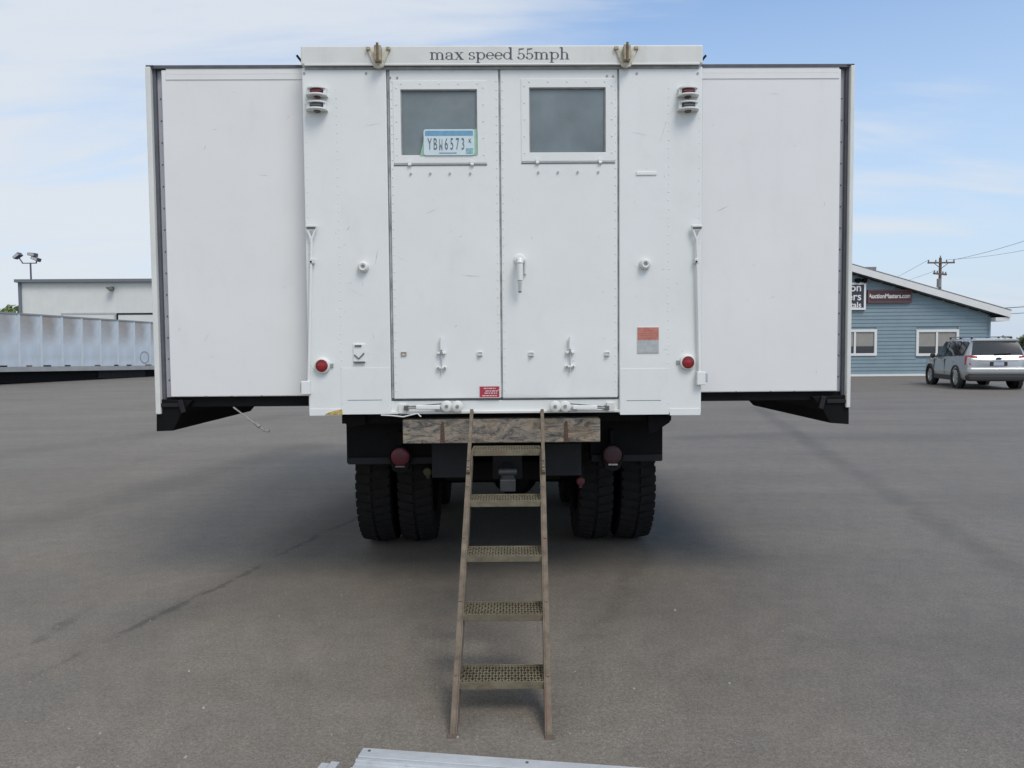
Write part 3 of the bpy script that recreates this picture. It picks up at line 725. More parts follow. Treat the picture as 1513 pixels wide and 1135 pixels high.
# wooden beam bolted across the rear
def wood_material():
    m = bpy.data.materials.new('weathered_timber'); m.use_nodes = True
    N, L = m.node_tree.nodes, m.node_tree.links; b = N['Principled BSDF']; b.inputs['Roughness'].default_value = .85
    t = N.new('ShaderNodeTexCoord'); mp_ = N.new('ShaderNodeMapping'); L.new(t.outputs['Object'], mp_.inputs[0]); mp_.inputs['Scale'].default_value = (4, 4, 11)
    n = N.new('ShaderNodeTexNoise'); L.new(mp_.outputs[0], n.inputs['Vector']); n.inputs['Scale'].default_value = 1.7; n.inputs['Detail'].default_value = 9; n.inputs['Roughness'].default_value = .82; n.inputs['Distortion'].default_value = 1.0
    r = N.new('ShaderNodeValToRGB'); L.new(n.outputs['Fac'], r.inputs[0])
    e = r.color_ramp.elements; e[0].position = .39; e[0].color = (.032, .030, .028, 1); e[1].position = .70; e[1].color = (.40, .34, .27, 1)
    for p_, c in ((.45, (.10, .094, .086, 1)), (.51, (.235, .205, .165, 1)), (.58, (.33, .265, .195, 1))): q = e.new(p_); q.color = c
    n2 = N.new('ShaderNodeTexNoise'); L.new(t.outputs['Object'], n2.inputs['Vector']); n2.inputs['Scale'].default_value = 5; n2.inputs['Detail'].default_value = 5
    r2 = N.new('ShaderNodeMapRange'); L.new(n2.outputs['Fac'], r2.inputs[0]); r2.inputs[1].default_value = .50; r2.inputs[2].default_value = .68; r2.inputs[4].default_value = .5
    x = N.new('ShaderNodeMix'); x.data_type = 'RGBA'; L.new(r2.outputs[0], x.inputs['Factor']); L.new(r.outputs[0], x.inputs['A']); x.inputs['B'].default_value = (.31, .215, .12, 1)
    L.new(x.outputs['Result'], b.inputs['Base Color'])
    bp = N.new('ShaderNodeBump'); bp.inputs['Strength'].default_value = .5; bp.inputs['Distance'].default_value = .01; L.new(n.outputs['Fac'], bp.inputs['Height']); L.new(bp.outputs[0], b.inputs['Normal'])
    return m
x0, x1, z0, z1 = RC(595, 619, 887, 654.5, .02)
wb = MB().box(x0, x1, .02, .15, z0, z1).build('timber_beam', wood_material(), truck, .006)
for a in (653.5, 836):
    x, _ = T(a, 636, .02); MB().prism([(x - .014, z0 + .002), (x + .016, z0 + .002), (x + .010, z1 - .02), (x + .004, z1 - .012), (x - .010, z1 - .03)], .0175, .03).build('rust_streak', mat('dark_rust', (.10, .062, .04), .85, var=.4, vscale=40), wb)
MB().box(x0 + .1, x1 - .1, .15, .36, z0 + .03, z0 + .10).build('beam_mount', BLACK, wb)

# wheels
TR, TW = .54, .262
def make_tyre_mesh(mb, c):
    w = TW / 2
    prof = [(.30, -w * .72), (.36, -w * .95), (.44, -w), (.50, -w * .97), (TR - .022, -w * .86), (TR - .018, -w * .4), (TR - .018, w * .4), (TR - .022, w * .86), (.50, w * .97), (.44, w), (.36, w * .95), (.30, w * .72)]
    mb.lathe(prof, c, 'X', 56)
    n = 46
    for k in range(n):
        for s_ in (-1, 1):
            a = 2 * math.pi * (k + (.5 if s_ > 0 else 0)) / n
            da = math.pi / n * .66
            def pt(rr, ang, o): return (c[0] + o, c[1] + rr * math.cos(ang), c[2] + rr * math.sin(ang))
            sk = .035
            vs_ = [pt(r, ang + (sk if o_ == 0 else 0), s_ * ox) for r in (TR - .03, TR) for o_, ox in ((0, .012), (1, w * .97)) for ang in (a - da, a + da)]
            vs_[6] = pt(TR - .018, a - da, s_ * w * .99); vs_[7] = pt(TR - .018, a + da, s_ * w * .99)
            mb.add(vs_, [(0, 1, 3, 2), (4, 6, 7, 5), (0, 4, 5, 1), (2, 3, 7, 6), (0, 2, 6, 4), (1, 5, 7, 3)])
def wheel(x, y, out_sign, name='wheel'):
    wo_ = empty(name, (0, 0, 0)); wo_.parent = truck
    if 'tyre' not in PROTO:
        mb = MB(); make_tyre_mesh(mb, (0, 0, 0)); o = mb.build('tyre', RUBBER, wo_, smooth=True); PROTO['tyre'] = o
        r_ = MB().lathe([(.06, .02), (.12, .03), (.18, .0), (.26, -.02), (.29, -.1), (.305, -.12), (.305, .12), (.29, .1), (.27, .0)], (0, 0, 0), 'X', 32).build('rim', BLACK, wo_, smooth=True); PROTO['rim'] = r_
        o.location = r_.location = (x, y, TR)
    else:
        for k in ('tyre', 'rim'):
            c = PROTO[k].copy(); col.objects.link(c); c.parent = wo_; c.location = (x, y, TR)
    PROTO['tyre_last'] = wo_
PROTO = {}
wy = 1.56
xs = [(T(a, 740, wy - .4)[0]) for a in (554.5, 615, 879, 940)]
for x in xs: wheel(x, wy, 1)
for x in xs: wheel(x, wy + 1.37, 1)
for x in (xs[0] + .12, xs[3] - .12): wheel(x, 7.0, 1)
for y in (wy, wy + 1.37):
    ax = MB().cyl((-1.0, y, TR), (1.0, y, TR), .075, 16)
    ax.lathe([(.02, -.2), (.12, -.16), (.19, 0), (.12, .16), (.02, .2)], (.1, y, TR), 'Y', 20)
    ax.build('axle', BLACK, truck, smooth=True)
MB().cyl((-1.0, 7.0, TR), (1.0, 7.0, TR), .06, 12).build('axle', BLACK, truck)
MB().box(-.5, .5, .9, 1.2, .62, .78).build('spare_bracket', BLACK, truck, .02)
for s_ in (-1, 1):
    MB().box(s_ * .62 - .05, s_ * .62 + .05, wy - .55, wy + 1.9, .70, .80).build('spring', BLACK, truck, .01)
MB().box(-1.12, 1.12, 3.75, 4.9, .30, 1.04).build('light_block_box', BLACK, truck, .05)  # unseen black box added to stop light coming under from the front
MB().cyl((0, 1.7, .56), (0, 3.8, .66), .06, 12).build('drive_shaft', BLACK, truck)
for s_ in (-1, 1): MB().box(s_ * 1.0 - .02, s_ * 1.0 + .02, .5, 3.6, .98, 1.16).build('side_light_block', BLACK, truck)  # extra occluders added to darken the underbody
MB().box(-.40, .40, .55, .9, .66, .80).build('tow_frame', BLACK, truck, .02)
# cab and hood ahead of the body
cab = MB().box(-1.0, 1.0, 5.45, 6.75, 1.05, 1.75); cab.prism([(-.98, 1.75), (.98, 1.75), (.86, 2.45), (-.86, 2.45)], 5.5, 6.6)
cab.build('cab', WHITE, truck, .04)
MB().box(-.62, .62, 6.75, 8.3, 1.05, 1.62).build('hood', WHITE, truck, .06)
for s_ in (-1, 1): MB().box(s_ * .64, s_ * 1.15, 6.5, 7.7, 1.10, 1.17).build('fender', WHITE, truck, .03)
MB().box(-1.15, 1.15, 8.4, 8.52, .62, .86).build('front_bumper', BLACK, truck, .02)

# ------------------------------------------------------------------ licence plate in the left door window
x0, x1, z0, z1 = RC(626, 191, 701, 229.5, -.004)
pc = TM @ Vector(((x0 + x1) / 2, -.004, (z0 + z1) / 2)) + TO
hw, hh = (x1 - x0) / 2, (z1 - z0) / 2
lp = empty('licence_plate', pc - Vector((0, 0, hh)), YAW)
tag(lp, 'pale blue licence plate propped in the lower corner of the left door window', 'licence plate')
def rrect(w, h, r, n=5):
    pts = []
    for cx_, cz_, a0 in ((w - r, h - r, 0), (-w + r, h - r, 90), (-w + r, -h + r, 180), (w - r, -h + r, 270)):
        for k in range(n + 1):
            a = R(a0 + 90 * k / n); pts.append((cx_ + r * math.cos(a), cz_ + r * math.sin(a)))
    return pts
def shift(poly, dz): return [(x, z + dz) for x, z in poly]
MB().prism(shift(rrect(hw, hh, .014), hh), 0, .003).build('plate_sheet', mat('plate_white', (.62, .72, .74), .45, var=.06, vscale=20), lp)
MB().prism(shift(rrect(hw - .008, .015, .006), 2 * hh - .024), -.0010, .0002).build('plate_band', mat('plate_blue', (.16, .36, .52), .45, var=.2, vscale=30), lp)
MB().box(hw - .052, hw - .008, -.0009, .0002, .008, .042).build('plate_sticker', mat('plate_teal', (.26, .48, .52), .45, var=.3, vscale=60), lp)
MB().box(-.062, .045, -.0009, .0002, .010, .0165).build('plate_caption', mat('plate_caption_blue', (.25, .36, .48), .5, var=.5, vscale=150), lp)
PI_ = mat('plate_ink', (.10, .125, .16), .5)
for k, ch in enumerate('YBW6573'):           # W drawn as an upturned M, as on stamped plates
    text_mesh('plate_character', 'M' if ch == 'W' else ch, PI_, lp, .100, (-.117 + .0335 * k, -.0016, .064 + (.0035 if ch == 'W' else 0)),
              rot=(R(90), R(180) if ch == 'W' else 0, 0), sx=.29 if ch == 'W' else .44, depth=.0008, bold=-.0006)
text_mesh('plate_letter', 'K', PI_, lp, .034, (hw - .027, -.0016, .085), sx=.8, depth=.0008)
# green card behind the plate
gm = mat('green_card', (.30, .52, .36), .6, var=.1, vscale=20)
gp = [(-hw - .024, -.001), (-hw - .008, .06), (-hw + .004, .128), (hw + .014, .158), (hw + .016, -.001)]
MB().prism(gp, .004, .0055).build('backing_card', gm, lp)

# ------------------------------------------------------------------ ladder
FL, FR_ = G(668, 1091), G(812, 1093)
TL, TRp = P(697, 612, 4.50), P(801, 612, 4.50)
lad = empty('steel_ladder', (FL + FR_) / 2)
tag(lad, 'rusty olive steel ladder with mesh treads leaning on the timber beam', 'ladder')
LO = (FL + FR_) / 2
def lv_(p): return Vector(p) - LO
lm_ = (lv_(FL) + lv_(FR_)) / 2; tm_ = (lv_(TL) + lv_(TRp)) / 2
dl = (tm_ - lm_).normalized(); nl = Vector((1, 0, 0)).cross(dl).normalized()     # ladder normal, pointing up and away
if nl.z < 0: nl = -nl
RW, RD = .036, .095
def c_channel(p0, p1, s_):
    # open channel: web outside, two flanges pointing inward
    mb = MB()
    d = (p1 - p0).normalized(); wdir = Vector((1, 0, 0)); n = nl
    mb2 = []
    def slab(off_x, off_n, w, h): 
        a = p0 + wdir * off_x - n * off_n; b_ = p1 + wdir * off_x - n * off_n
        hx = wdir * w / 2; hn = n * h / 2
        vs_ = [p + i * hx + j * hn for p in (a, b_) for i, j in ((-1, -1), (1, -1), (1, 1), (-1, 1))]
        mb.add(vs_, [(0, 1, 2, 3), (7, 6, 5, 4), (0, 4, 5, 1), (1, 5, 6, 2), (2, 6, 7, 3), (3, 7, 4, 0)])
    slab(-s_ * (RW / 2 - .003), RD / 2, .006, RD)
    slab(0, .003, RW - .0125, .006); slab(0, RD - .003, RW - .0125, .006)
    return mb
ends = {}
for s_, f_, t_, pxs in ((-1, FL, TL, (668, 697)), (1, FR_, TRp, (812, 801))):
    f0, t0 = lv_(f_), lv_(t_)
    # main rail ends at the splice, a narrower arm carries on to the hook
    k = .845
    f0 = f0 + Vector((0, .0, .0)); sp_ = f0.lerp(t0, k)
    mb = MB(); d = (t0 - f0).normalized()
    rail = c_channel(f0, sp_, s_).build('ladder_rail', RUSTRAIL, lad, .002)
    s0 = f0.lerp(t0, k - .10); 
    arm = MB().bar(s0 + nl * .010, t0 + nl * .010 + d * .02, .020, .03, nl).build('hook_arm', RUSTRAIL, lad, .003)
    hk = t0 + d * .03
    MB().bar(t0 + nl * .004 + d * .005, t0 + nl * -.0 + d * .005 + Vector((0, .07, .0)), .020, .02).build('hook_tip', BROWN, arm, .003)
    for kk in (.01, .035, .085):
        q = s0.lerp(t0, kk * 2); MB().cyl(q + nl * .02, q + nl * .032, .007, 8).build('bolt', BROWN, rail)
    for kk in (.14, .33, .52, .70):
        q = f0.lerp(t0, kk); MB().cyl(q - nl * .002, q + nl * .005, .006, 8).build('bolt', BROWN, rail)
    MB().bar(f0 - d * .004 - nl * RD * .5, f0 + d * .02 - nl * RD * .5, RW + .004, RD + .004, nl).build('rail_foot', mat('foot_brown', (.11, .08, .058), .8, var=.3, vscale=30), rail, .003)
    ends[s_] = (f0, t0)
def on_ladder(py):                            # height on the ladder plane for a picture row
    d = ray(742, py); o = CAM - LO
    t = (lm_ - o).dot(nl) / d.dot(nl); return o + d * t
for idx, py in enumerate((666, 741, 822, 909, 1009)):
    q = on_ladder(py)
    u = (q - lm_).length / (tm_ - lm_).length
    a = ends[-1][0].lerp(ends[-1][1], u); b_ = ends[1][0].lerp(ends[1][1], u)
    xa, xb = a.x + RW / 2 - .004, b.x - RW / 2 + .004 if False else b_.x - RW / 2 + .004
    y0, z0 = (a.y + b_.y) / 2 + .004, (a.z + b_.z) / 2
    dp = .165
    tr = MB().box(xa, xb, y0, y0 + .004, z0 - .030, z0 + .003).box(xa, xb, y0 + dp, y0 + dp + .004, z0 - .03, z0 + .006).build('tread', RUSTOLIVE, lad, .0015)
    # expanded-metal mesh on the tread
    mb = MB(); nx, ny = 13, 6; cw = (xb - xa) / nx; ch = (dp - .004) / ny
    for i in range(nx):
        for j in range(ny):
            ox = xa + cw * (i + (.5 if j % 2 else 0)); oy = y0 + .004 + ch * j
            for (p, q2) in (((ox, oy), (ox + cw / 2, oy + ch)), ((ox + cw, oy), (ox + cw / 2, oy + ch))):
                pa = Vector((min(max(p[0], xa), xb), p[1], z0)); pb_ = Vector((min(q2[0], xb), q2[1], z0))
                if (pb_ - pa).length > .01: mb.bar(pa - Vector((0, 0, .008)), pb_ - Vector((0, 0, .008)), .008, .022)
    mb.build('tread_mesh', RUSTOLIVE, tr)
    MB().box(xa, xa + .004, y0 + .004, y0 + dp, z0 - .026, z0 + .004).build('tread_end', RUSTRAIL, tr)
    MB().box(xb - .004, xb, y0 + .004, y0 + dp, z0 - .026, z0 + .004).build('tread_end', RUSTRAIL, tr)

# ------------------------------------------------------------------ aluminium planks at the camera's feet
z_ = .09
A, B, C = G(537, 1104.5, z_), G(985, 1136.5, z_), G(517, 1135, z_)
ux = (B - A).normalized(); uy = (C - A); uy = (uy - ux * 0).normalized()
apl = empty('aluminium_ramp', (A.x, A.y, 0)); tag(apl, 'bare aluminium ramp lying on the asphalt below the ladder foot', 'ramp')
AO = Vector((A.x, A.y, 0)); 
def ap(u, v, z): return A - AO + ux * u + uy * v + Vector((0, 0, z))
def slab(u0, u1, v0, v1, za, zb, name, m, par, bv=.002):
    vs_ = [ap(u, v, z) for z in (za, zb) for u, v in ((u0, v0), (u1, v0), (u1, v1), (u0, v1))]
    return MB().add(vs_, [(0, 3, 2, 1), (4, 5, 6, 7), (0, 1, 5, 4), (1, 2, 6, 5), (2, 3, 7, 6), (3, 0, 4, 7)]).build(name, m, par, bv)
slab(0, 2.1, 0, .060, -.07, .0, 'edge_rail', ALU, apl)
slab(0, 2.1, .060, .50, -.03, -.008, 'deck', ALU, apl)
for k in range(7): slab(.0, 2.1, .072 + k * .06, .087 + k * .06, -.008, .000, 'deck_rib', ALU, apl, .001)
slab(0, .04, .0605, .50, -.07, -.0285, 'end_rail', ALU, apl)
for u, v in ((.03, .02), (.62, .022), (1.2, .022)):
    q = ap(u, v, 0); MB().cyl(q - Vector((0, 0, .004)), q + Vector((0, 0, .002)), .006, 10).build('rivet', GREYLENS, apl)
for k, (a, b_, w) in enumerate(((481, 1127, .030), (496, 1125, .032))):
    p = G(a, b_, .06); q = p + Vector((-.07, -.35, 0))
    o = empty('aluminium_bar', (p.x, p.y, 0))
    tag(o, ('left' if k == 0 else 'right') + ' one of two short aluminium bars beside the ramp corner', 'metal bar', 'aluminium bars by the ramp')
    v0 = Vector((0, 0, .04)); v1 = q - p + Vector((0, 0, .04))
    MB().bar(v0, v1, w, .04).build('bar_top', ALU, o, .002)
    MB().bar(v0 - Vector((0, 0, .0305)), v1 - Vector((0, 0, .0305)), w * .5, .018).build('bar_web', ALU, o)

# ------------------------------------------------------------------ blue office building
BY = 37.8
BLUE = mat('blue_siding', (0.205, 0.28, 0.315), .6, var=.08, vscale=1.5, stain=(.2, .25, .28), stain_amt=.25, stain_scale=(2, 2, 2))
TRIM = mat('white_trim', (.74, .74, .72), .5, var=.05, vscale=3)
bx1 = P(1462, 520, BY).x; bx0 = 4.8; pk = (bx0 + bx1) / 2
ze = P(1462, 465, BY).z; slope = .296
bld = empty('office_building', (pk, BY, 0))
tag(bld, 'blue clapboard office building with a low white edged gable roof', 'building')
def BX(x): return x - pk
wall = MB().prism([(BX(bx0) + .01, 0), (BX(bx1) - .01, 0), (BX(bx1) - .01, ze), (0, ze + slope * (bx1 - pk)), (BX(bx0) + .01, ze)], .03, 16).build('wall', BLUE, bld)
wins = [RCw for RCw in ((1353, 487, 1416, 526), (1232, 487, 1295, 526))]
wr = []
for a, b_, c, d in wins:
    p, q = P(a, (b_ + d) / 2, BY), P(c, (b_ + d) / 2, BY); zt, zb = P((a + c) / 2, b_, BY).z, P((a + c) / 2, d, BY).z
    wr.append((BX(p.x), BX(q.x), zb, zt))
bh = .185; z = .10; zpk = ze + slope * (bx1 - pk)
while z < zpk - .15:
    zt = z + bh
    xr = BX(bx1) if zt <= ze else min(BX(bx1), (zpk - zt) / slope + .1)
    segs = [(-xr, xr)]
    for (a, b_, zb, zt2) in wr:
        if zt > zb and z < zt2:
            ns = []
            for s0, s1 in segs:
                if a > s0: ns.append((s0, min(a + .02, s1)))
                if b_ < s1: ns.append((max(b_ - .02, s0), s1))
            segs = [s for s in ns if s[1] - s[0] > .05]
    for s0, s1 in segs:
        MB().add([(s0, -.022, z), (s1, -.022, z), (s1, .03, z), (s0, .03, z), (s0, .004, zt + .01), (s1, .004, zt + .01), (s1, .03, zt + .01), (s0, .03, zt + .01)],
                 [(0, 3, 2, 1), (4, 5, 6, 7), (0, 1, 5, 4), (1, 2, 6, 5), (2, 3, 7, 6), (3, 0, 4, 7)]).build('siding_board', BLUE, wall)
    z = zt
MB().box(BX(bx0), BX(bx1), -.06, .02, 0, .10).build('foundation_strip', TRIM, bld)
MB().box(BX(bx1) - .10, BX(bx1) + .012, -.035, .10, .10, ze).build('corner_board', BLUE, bld)
PANE = mat('office_glass', (.05, .055, .06), .06)
BLIND = mat('beige_blind', (.30, .29, .26), .8, var=.1, vscale=3)
for (a, b_, zb, zt) in wr:
    f = MB(); ring_frame(f, (a, b_, zb, zt), (a + .13, b_ - .13, zb + .13, zt - .13), -.06, .03)
    wo_ = f.build('window', TRIM, bld, .008)
    m_ = (a + b_) / 2 - .03
    MB().box(m_ - .05, m_ + .05, -.05, .03, zb + .13, zt - .13).build('mullion', TRIM, wo_, .006)
    for u0, u1 in ((a + .13, m_ - .05), (m_ + .05, b_ - .13)):
        MB().box(u0, u1, .0, .008, zb + .13, zt - .13).build('pane', PANE, wo_)
        MB().box(u0 + .02, u1 - .02, -.008, -.001, (zt - .13) - (.36 if a > 8 else .72), zt - .14).build('blind', BLIND, wo_)
# roof slabs
for s_ in (-1, 1):
    e_x = s_ * (BX(bx1) + .72)
    z_top = zpk + .40; z_e = zpk + .40 - slope * (BX(bx1) + .72)
    rf = MB().prism([(0, z_top - .34), (e_x, z_e - .34), (e_x, z_e), (0, z_top)], -.42, 16.4).build('roof', mat('roof_shingle', (.20, .20, .20), .9, var=.2, vscale=4), bld)
    MB().prism([(0, z_top - .36), (e_x + s_ * .03, z_e - .36), (e_x + s_ * .03, z_e - .02), (0, z_top - .02)], -.46, -.421).build('fascia_board', TRIM, rf)
    MB().box(min(e_x, e_x - s_ * .70), max(e_x, e_x - s_ * .70), -.40, 16.2, z_e - .52, z_e - .345).build('eave_box', TRIM, rf)
    MB().prism([(0, z_top - .01), (e_x + s_ * .05, z_e - .01), (e_x + s_ * .05, z_e + .03), (0, z_top + .03)], -.47, 16.45).build('shingles', mat('roof_edge_grey', (.28, .27, .26), .9, var=.2, vscale=4), rf)
# roof vent, floodlights, eave camera
q = P(1279, 399, BY + 3)
MB().prism([(BX(q.x) - .9, q.z - .5), (BX(q.x) + .22, q.z - .5), (BX(q.x) + .30, q.z + .1), (BX(q.x) - .9, q.z + .1)], 2.4, 4).build('roof_vent', mat('vent_grey', (.18, .2, .22), .6), bld)
q = P(1274, 416, BY - .3)
fo = MB().box(BX(q.x) - .16, BX(q.x) + .04, -.10, .0, q.z + .06, q.z + .18).build('floodlight', BLACK, bld, .02)
for dx in (-.20, .14): MB().cyl((BX(q.x) + dx - .02, -.08, q.z + .10), (BX(q.x) + dx + .05, -.26, q.z + .03), .08, 12, .12).build('lamp_head', BLACK, fo)
q = P(1477, 468.5, BY - .2)
co = MB().box(BX(q.x) - .45, BX(q.x) + .05, -.2, -.05, q.z + .04, q.z + .12).build('eave_camera', DARKGREY, bld)
MB().cyl((BX(q.x) - .06, -.25, q.z - .10), (BX(q.x) + .34, -.3, q.z + .06), .12, 10).build('camera_body', DARKGREY, co)
# signs: each hung on the wall
def sign(rect, name, label, m, border, mborder):
    a, b_, c, d = rect
    p, q = P(a, (b_ + d) / 2, BY), P(c, (b_ + d) / 2, BY); zt, zb = P(c, b_, BY).z, P(c, d, BY).z
    o = empty(name, ((p.x + q.x) / 2, BY - .10, zb)); tag(o, label, 'sign'); w = (q.x - p.x) / 2; h_ = zt - zb
    MB().box(-w, w, -.03, .07, 0, h_).build('sign_face', m, o)
    f = MB(); ring_frame(f, (-w, w, 0, h_), (-w + border, w - border, border, h_ - border), -.05, -.028); f.build('sign_border', mborder, o)
    return o, w, h_
SB = mat('sign_black', (.035, .035, .045), .5); SW = mat('sign_white', (.78, .78, .78), .5); SMR = mat('sign_maroon', (.072, .031, .033), .5, var=.15, vscale=2)
SMB = mat('sign_maroon_edge', (.125, .058, .058), .5)
s1, w, h_ = sign((1168, 418, 1277.5, 458), 'wall_sign', 'black square sign with thick white border on the blue wall', SB, .10, SW)
for txt, zz, sz_, xr in (('Auction', .81, .56, .16), ('Masters', .48, .56, .16), ('Rentals', .175, .40, .16)):
    text_mesh('sign_letters', txt, SW, s1, sz_, (w - xr - .06, -.034, h_ * zz), align='RIGHT', depth=.006, bold=.006)
s2, w, h_ = sign((1280, 428, 1345.5, 447.5), 'wall_sign', 'long dark maroon sign with one line of web address', SMR, .09, SMB)
text_mesh('sign_letters', 'AuctionMasters.com', mat('sign_cream', (.72, .68, .66), .5), s2, .31, (0, -.034, h_ * .5), sx=.82, depth=.006, bold=.009)

# ------------------------------------------------------------------ silver SUV
SILVER = mat('silver_paint', (.42, .43, .44), .28, metal=.35, var=.02, vscale=3, coat=.6)
CARGLASS = mat('car_glass', (.018, .022, .025), .05)
CLAD = mat('dark_cladding', (.03, .03, .032), .6)
def make_suv(loc, rz):
    car = empty('parked_suv', loc, rz)
    tag(car, 'silver suv parked beside the blue office building', 'car')
    # stations along y (rear -2.5 .. front 2.5): y, z_sill, halfwidth, z_belt, z_roof, roof halfwidth
    S = [(-2.50, .42, .80, 1.02, None, 0), (-2.44, .36, .93, 1.08, 1.10, .90), (-2.36, .33, .965, 1.14, 1.20, .86), (-2.12, .32, .985, 1.16, 1.70, .70), (-2.03, .32, .99, 1.16, 1.755, .68),
         (-1.0, .31, 1.0, 1.13, 1.79, .685), (.0, .31, 1.0, 1.10, 1.785, .685), (.55, .31, 1.0, 1.085, 1.735, .67), (1.30, .31, .99, 1.065, 1.13, .80), (1.75, .32, .97, 1.04, 1.09, .70), (2.25, .34, .92, .97, 1.0, .6), (2.48, .42, .78, .80, .84, .5)]
    mb = MB(); rows = []
    for (y, zs, hw_, zb, zr, rw) in S:
        if zr is None: zr = zb + .01; rw = hw_ * .92
        prof_ = [(hw_ * .90, zs), (hw_ * .975, zs + .08), (hw_, zs + .32), (hw_ * .985, zb - .18), (hw_ * .955, zb), (rw + .25 * (hw_ * .955 - rw), zb + .75 * (zr - zb)), (rw, zr - .045 * min(1, (zr - zb) * 3)), (rw * .86, zr), (0, zr + .012)]
        full = [(-x, z) for x, z in prof_] + [(x, z) for x, z in reversed(prof_[:-1])]
        rows.append(len(mb.v)); mb.v += [(x, y, z) for x, z in full]
    n = 17
    for i in range(len(S) - 1):
        a, b_ = rows[i], rows[i + 1]
        for k in range(n - 1): mb.f.append((a + k, a + k + 1, b_ + k + 1, b_ + k))
        mb.f.append((a + n - 1, a, b_, b_ + n - 1))
    mb.f.append(tuple(range(rows[0], rows[0] + n))); mb.f.append(tuple(reversed(range(rows[-1], rows[-1] + n))))
    body = mb.build('body', SILVER, car, smooth=True)
    def surf(y, s_, t, off=.035):              # point on the window band, t 0 at belt .. 1 at roof
        for i in range(len(S) - 1):
            if S[i][0] <= y <= S[i + 1][0]:
                u = (y - S[i][0]) / (S[i + 1][0] - S[i][0]); l = lambda j: S[i][j] + u * (S[i + 1][j] - S[i][j]); break
        hw_, zb, zr, rw = l(2) * .955, l(3), l(4), l(5)
        if t <= .75: x = hw_ + (rw + .25 * (hw_ - rw) - hw_) * t / .75; z = zb + t * (zr - zb)
        else: x = rw + .25 * (hw_ - rw) * (1 - t) / .25; z = zb + t * (zr - zb)
        return (s_ * (x + off), y, z)
    for s_ in (-1, 1):
        for (ya, yb, yat, ybt) in ((-2.0, -1.45, -1.98, -1.43), (-1.36, -.30, -1.34, -.28), (-.20, .92, -.18, .50)):
            g = MB(); n_ = 10
            vs_ = []
            for k in range(n_ + 1):
                u = k / n_
                for t in (.06, .45, .75, .86):
                    y0_, y1_ = ya + (yb - ya) * u, yat + (ybt - yat) * u
                    vs_.append(surf(y0_ + (y1_ - y0_) * t, s_, t))
            fs_ = [(4 * k + j, 4 * k + j + 1, 4 * k + j + 5, 4 * k + j + 4) for k in range(n_) for j in range(3)]
            g.add(vs_, fs_).build('side_window', CARGLASS, body, smooth=True)
        mr_ = MB().lathe([(.01, -.09), (.08, -.07), (.10, 0), (.06, .06), (.01, .07)], (s_ * 1.09, .78, 1.16), 'Y', 12); mr_.box(min(s_ * .93, s_ * 1.04), max(s_ * .93, s_ * 1.04), .75, .80, 1.10, 1.15)
        mr_.build('door_mirror', CLAD, car, smooth=True)
        MB().bar((s_ * .62, -1.85, 1.835), (s_ * .62, .35, 1.845), .04, .035).build('roof_rail', STEEL, car, .012)
        for y in (-1.82, -.75, .32): MB().box(s_ * .62 - .02, s_ * .62 + .02, y - .05, y + .05, 1.76, 1.83).build('rail_foot', CLAD, car)
        MB().box(s_ * .94, s_ * 1.003, -.95, .95, .28, .46).build('sill_cladding', CLAD, car, .02)
        # tail lamps wrap the corner
        tl = MB().add([(s_ * .66, -2.478, .93), (s_ * .88, -2.475, .86), (s_ * .988, -2.28, .86), (s_ * .975, -2.28, 1.18), (s_ * .86, -2.41, 1.20), (s_ * .64, -2.43, 1.16),
                       (s_ * .62, -2.3, .97), (s_ * .80, -2.3, .92), (s_ * .80, -2.2, .90), (s_ * .80, -2.2, 1.16), (s_ * .80, -2.3, 1.16), (s_ * .64, -2.3, 1.12)],
                      [(0, 1, 4, 5), (1, 2, 3, 4), (0, 6, 7, 1), (1, 7, 8, 2), (5, 4, 10, 11), (4, 3, 9, 10), (2, 8, 9, 3), (0, 5, 11, 6), (6, 11, 10, 7), (7, 10, 9, 8)])
        tlo = tl.build('tail_lamp', mat('car_red_lens', (.38, .02, .03), .2, coat=.5), car)
        MB().box(min(s_ * .66, s_ * .86), max(s_ * .66, s_ * .86), -2.486, -2.46, 1.0, 1.06).build('reverse_lamp', mat('pale_lens', (.6, .5, .5), .25), tlo)
        MB().cyl((s_ * .55, -2.52, .36), (s_ * .55, -2.3, .36), .04, 10).build('tailpipe', STEEL, car)
    # rear window, hatch details, bumper
    g = MB().add([(-.80, -2.372, 1.20), (.80, -2.372, 1.20), (.70, -2.175, 1.62), (-.70, -2.175, 1.62), (-.78, -2.30, 1.20), (.78, -2.30, 1.20), (.66, -2.10, 1.62), (-.66, -2.10, 1.62)],
                 [(0, 1, 2, 3), (0, 4, 5, 1), (1, 5, 6, 2), (2, 6, 7, 3), (3, 7, 4, 0)]); g.build('rear_window', CARGLASS, car)
    MB().prism([(-.72, 1.68), (.72, 1.68), (.66, 1.765), (-.66, 1.765)], -2.24, -1.95).build('spoiler', SILVER, car, .02)
    MB().prism([(-.98, .52), (.98, .52), (.96, .80), (-.96, .80)], -2.57, -2.20).build('rear_bumper', SILVER, car, .11, segs=5)
    MB().prism([(-.93, .30), (.93, .30), (.975, .53), (-.975, .53)], -2.545, -2.2).build('bumper_cladding', CLAD, car, .07, segs=3)
    MB().box(-.62, .62, -2.51, -2.46, 1.00, 1.035).build('chrome_strip', mat('chrome', (.7, .7, .7), .15, metal=1), car, .01)
    MB().box(-.27, .27, -2.515, -2.47, .83, .975).build('plate_recess', CLAD, car, .01)
    MB().box(-.16, .16, -2.522, -2.51, .84, .965).build('number_plate', mat('plate_pale', (.42, .46, .55), .5), car)
    mb = MB().lathe([(.001, -.012), (.085, -.010), (.09, .01)], (0, -2.50, 1.08), 'Y', 18); mb.v = [(x, y, 1.08 + (z - 1.08) * .45) for x, y, z in mb.v]
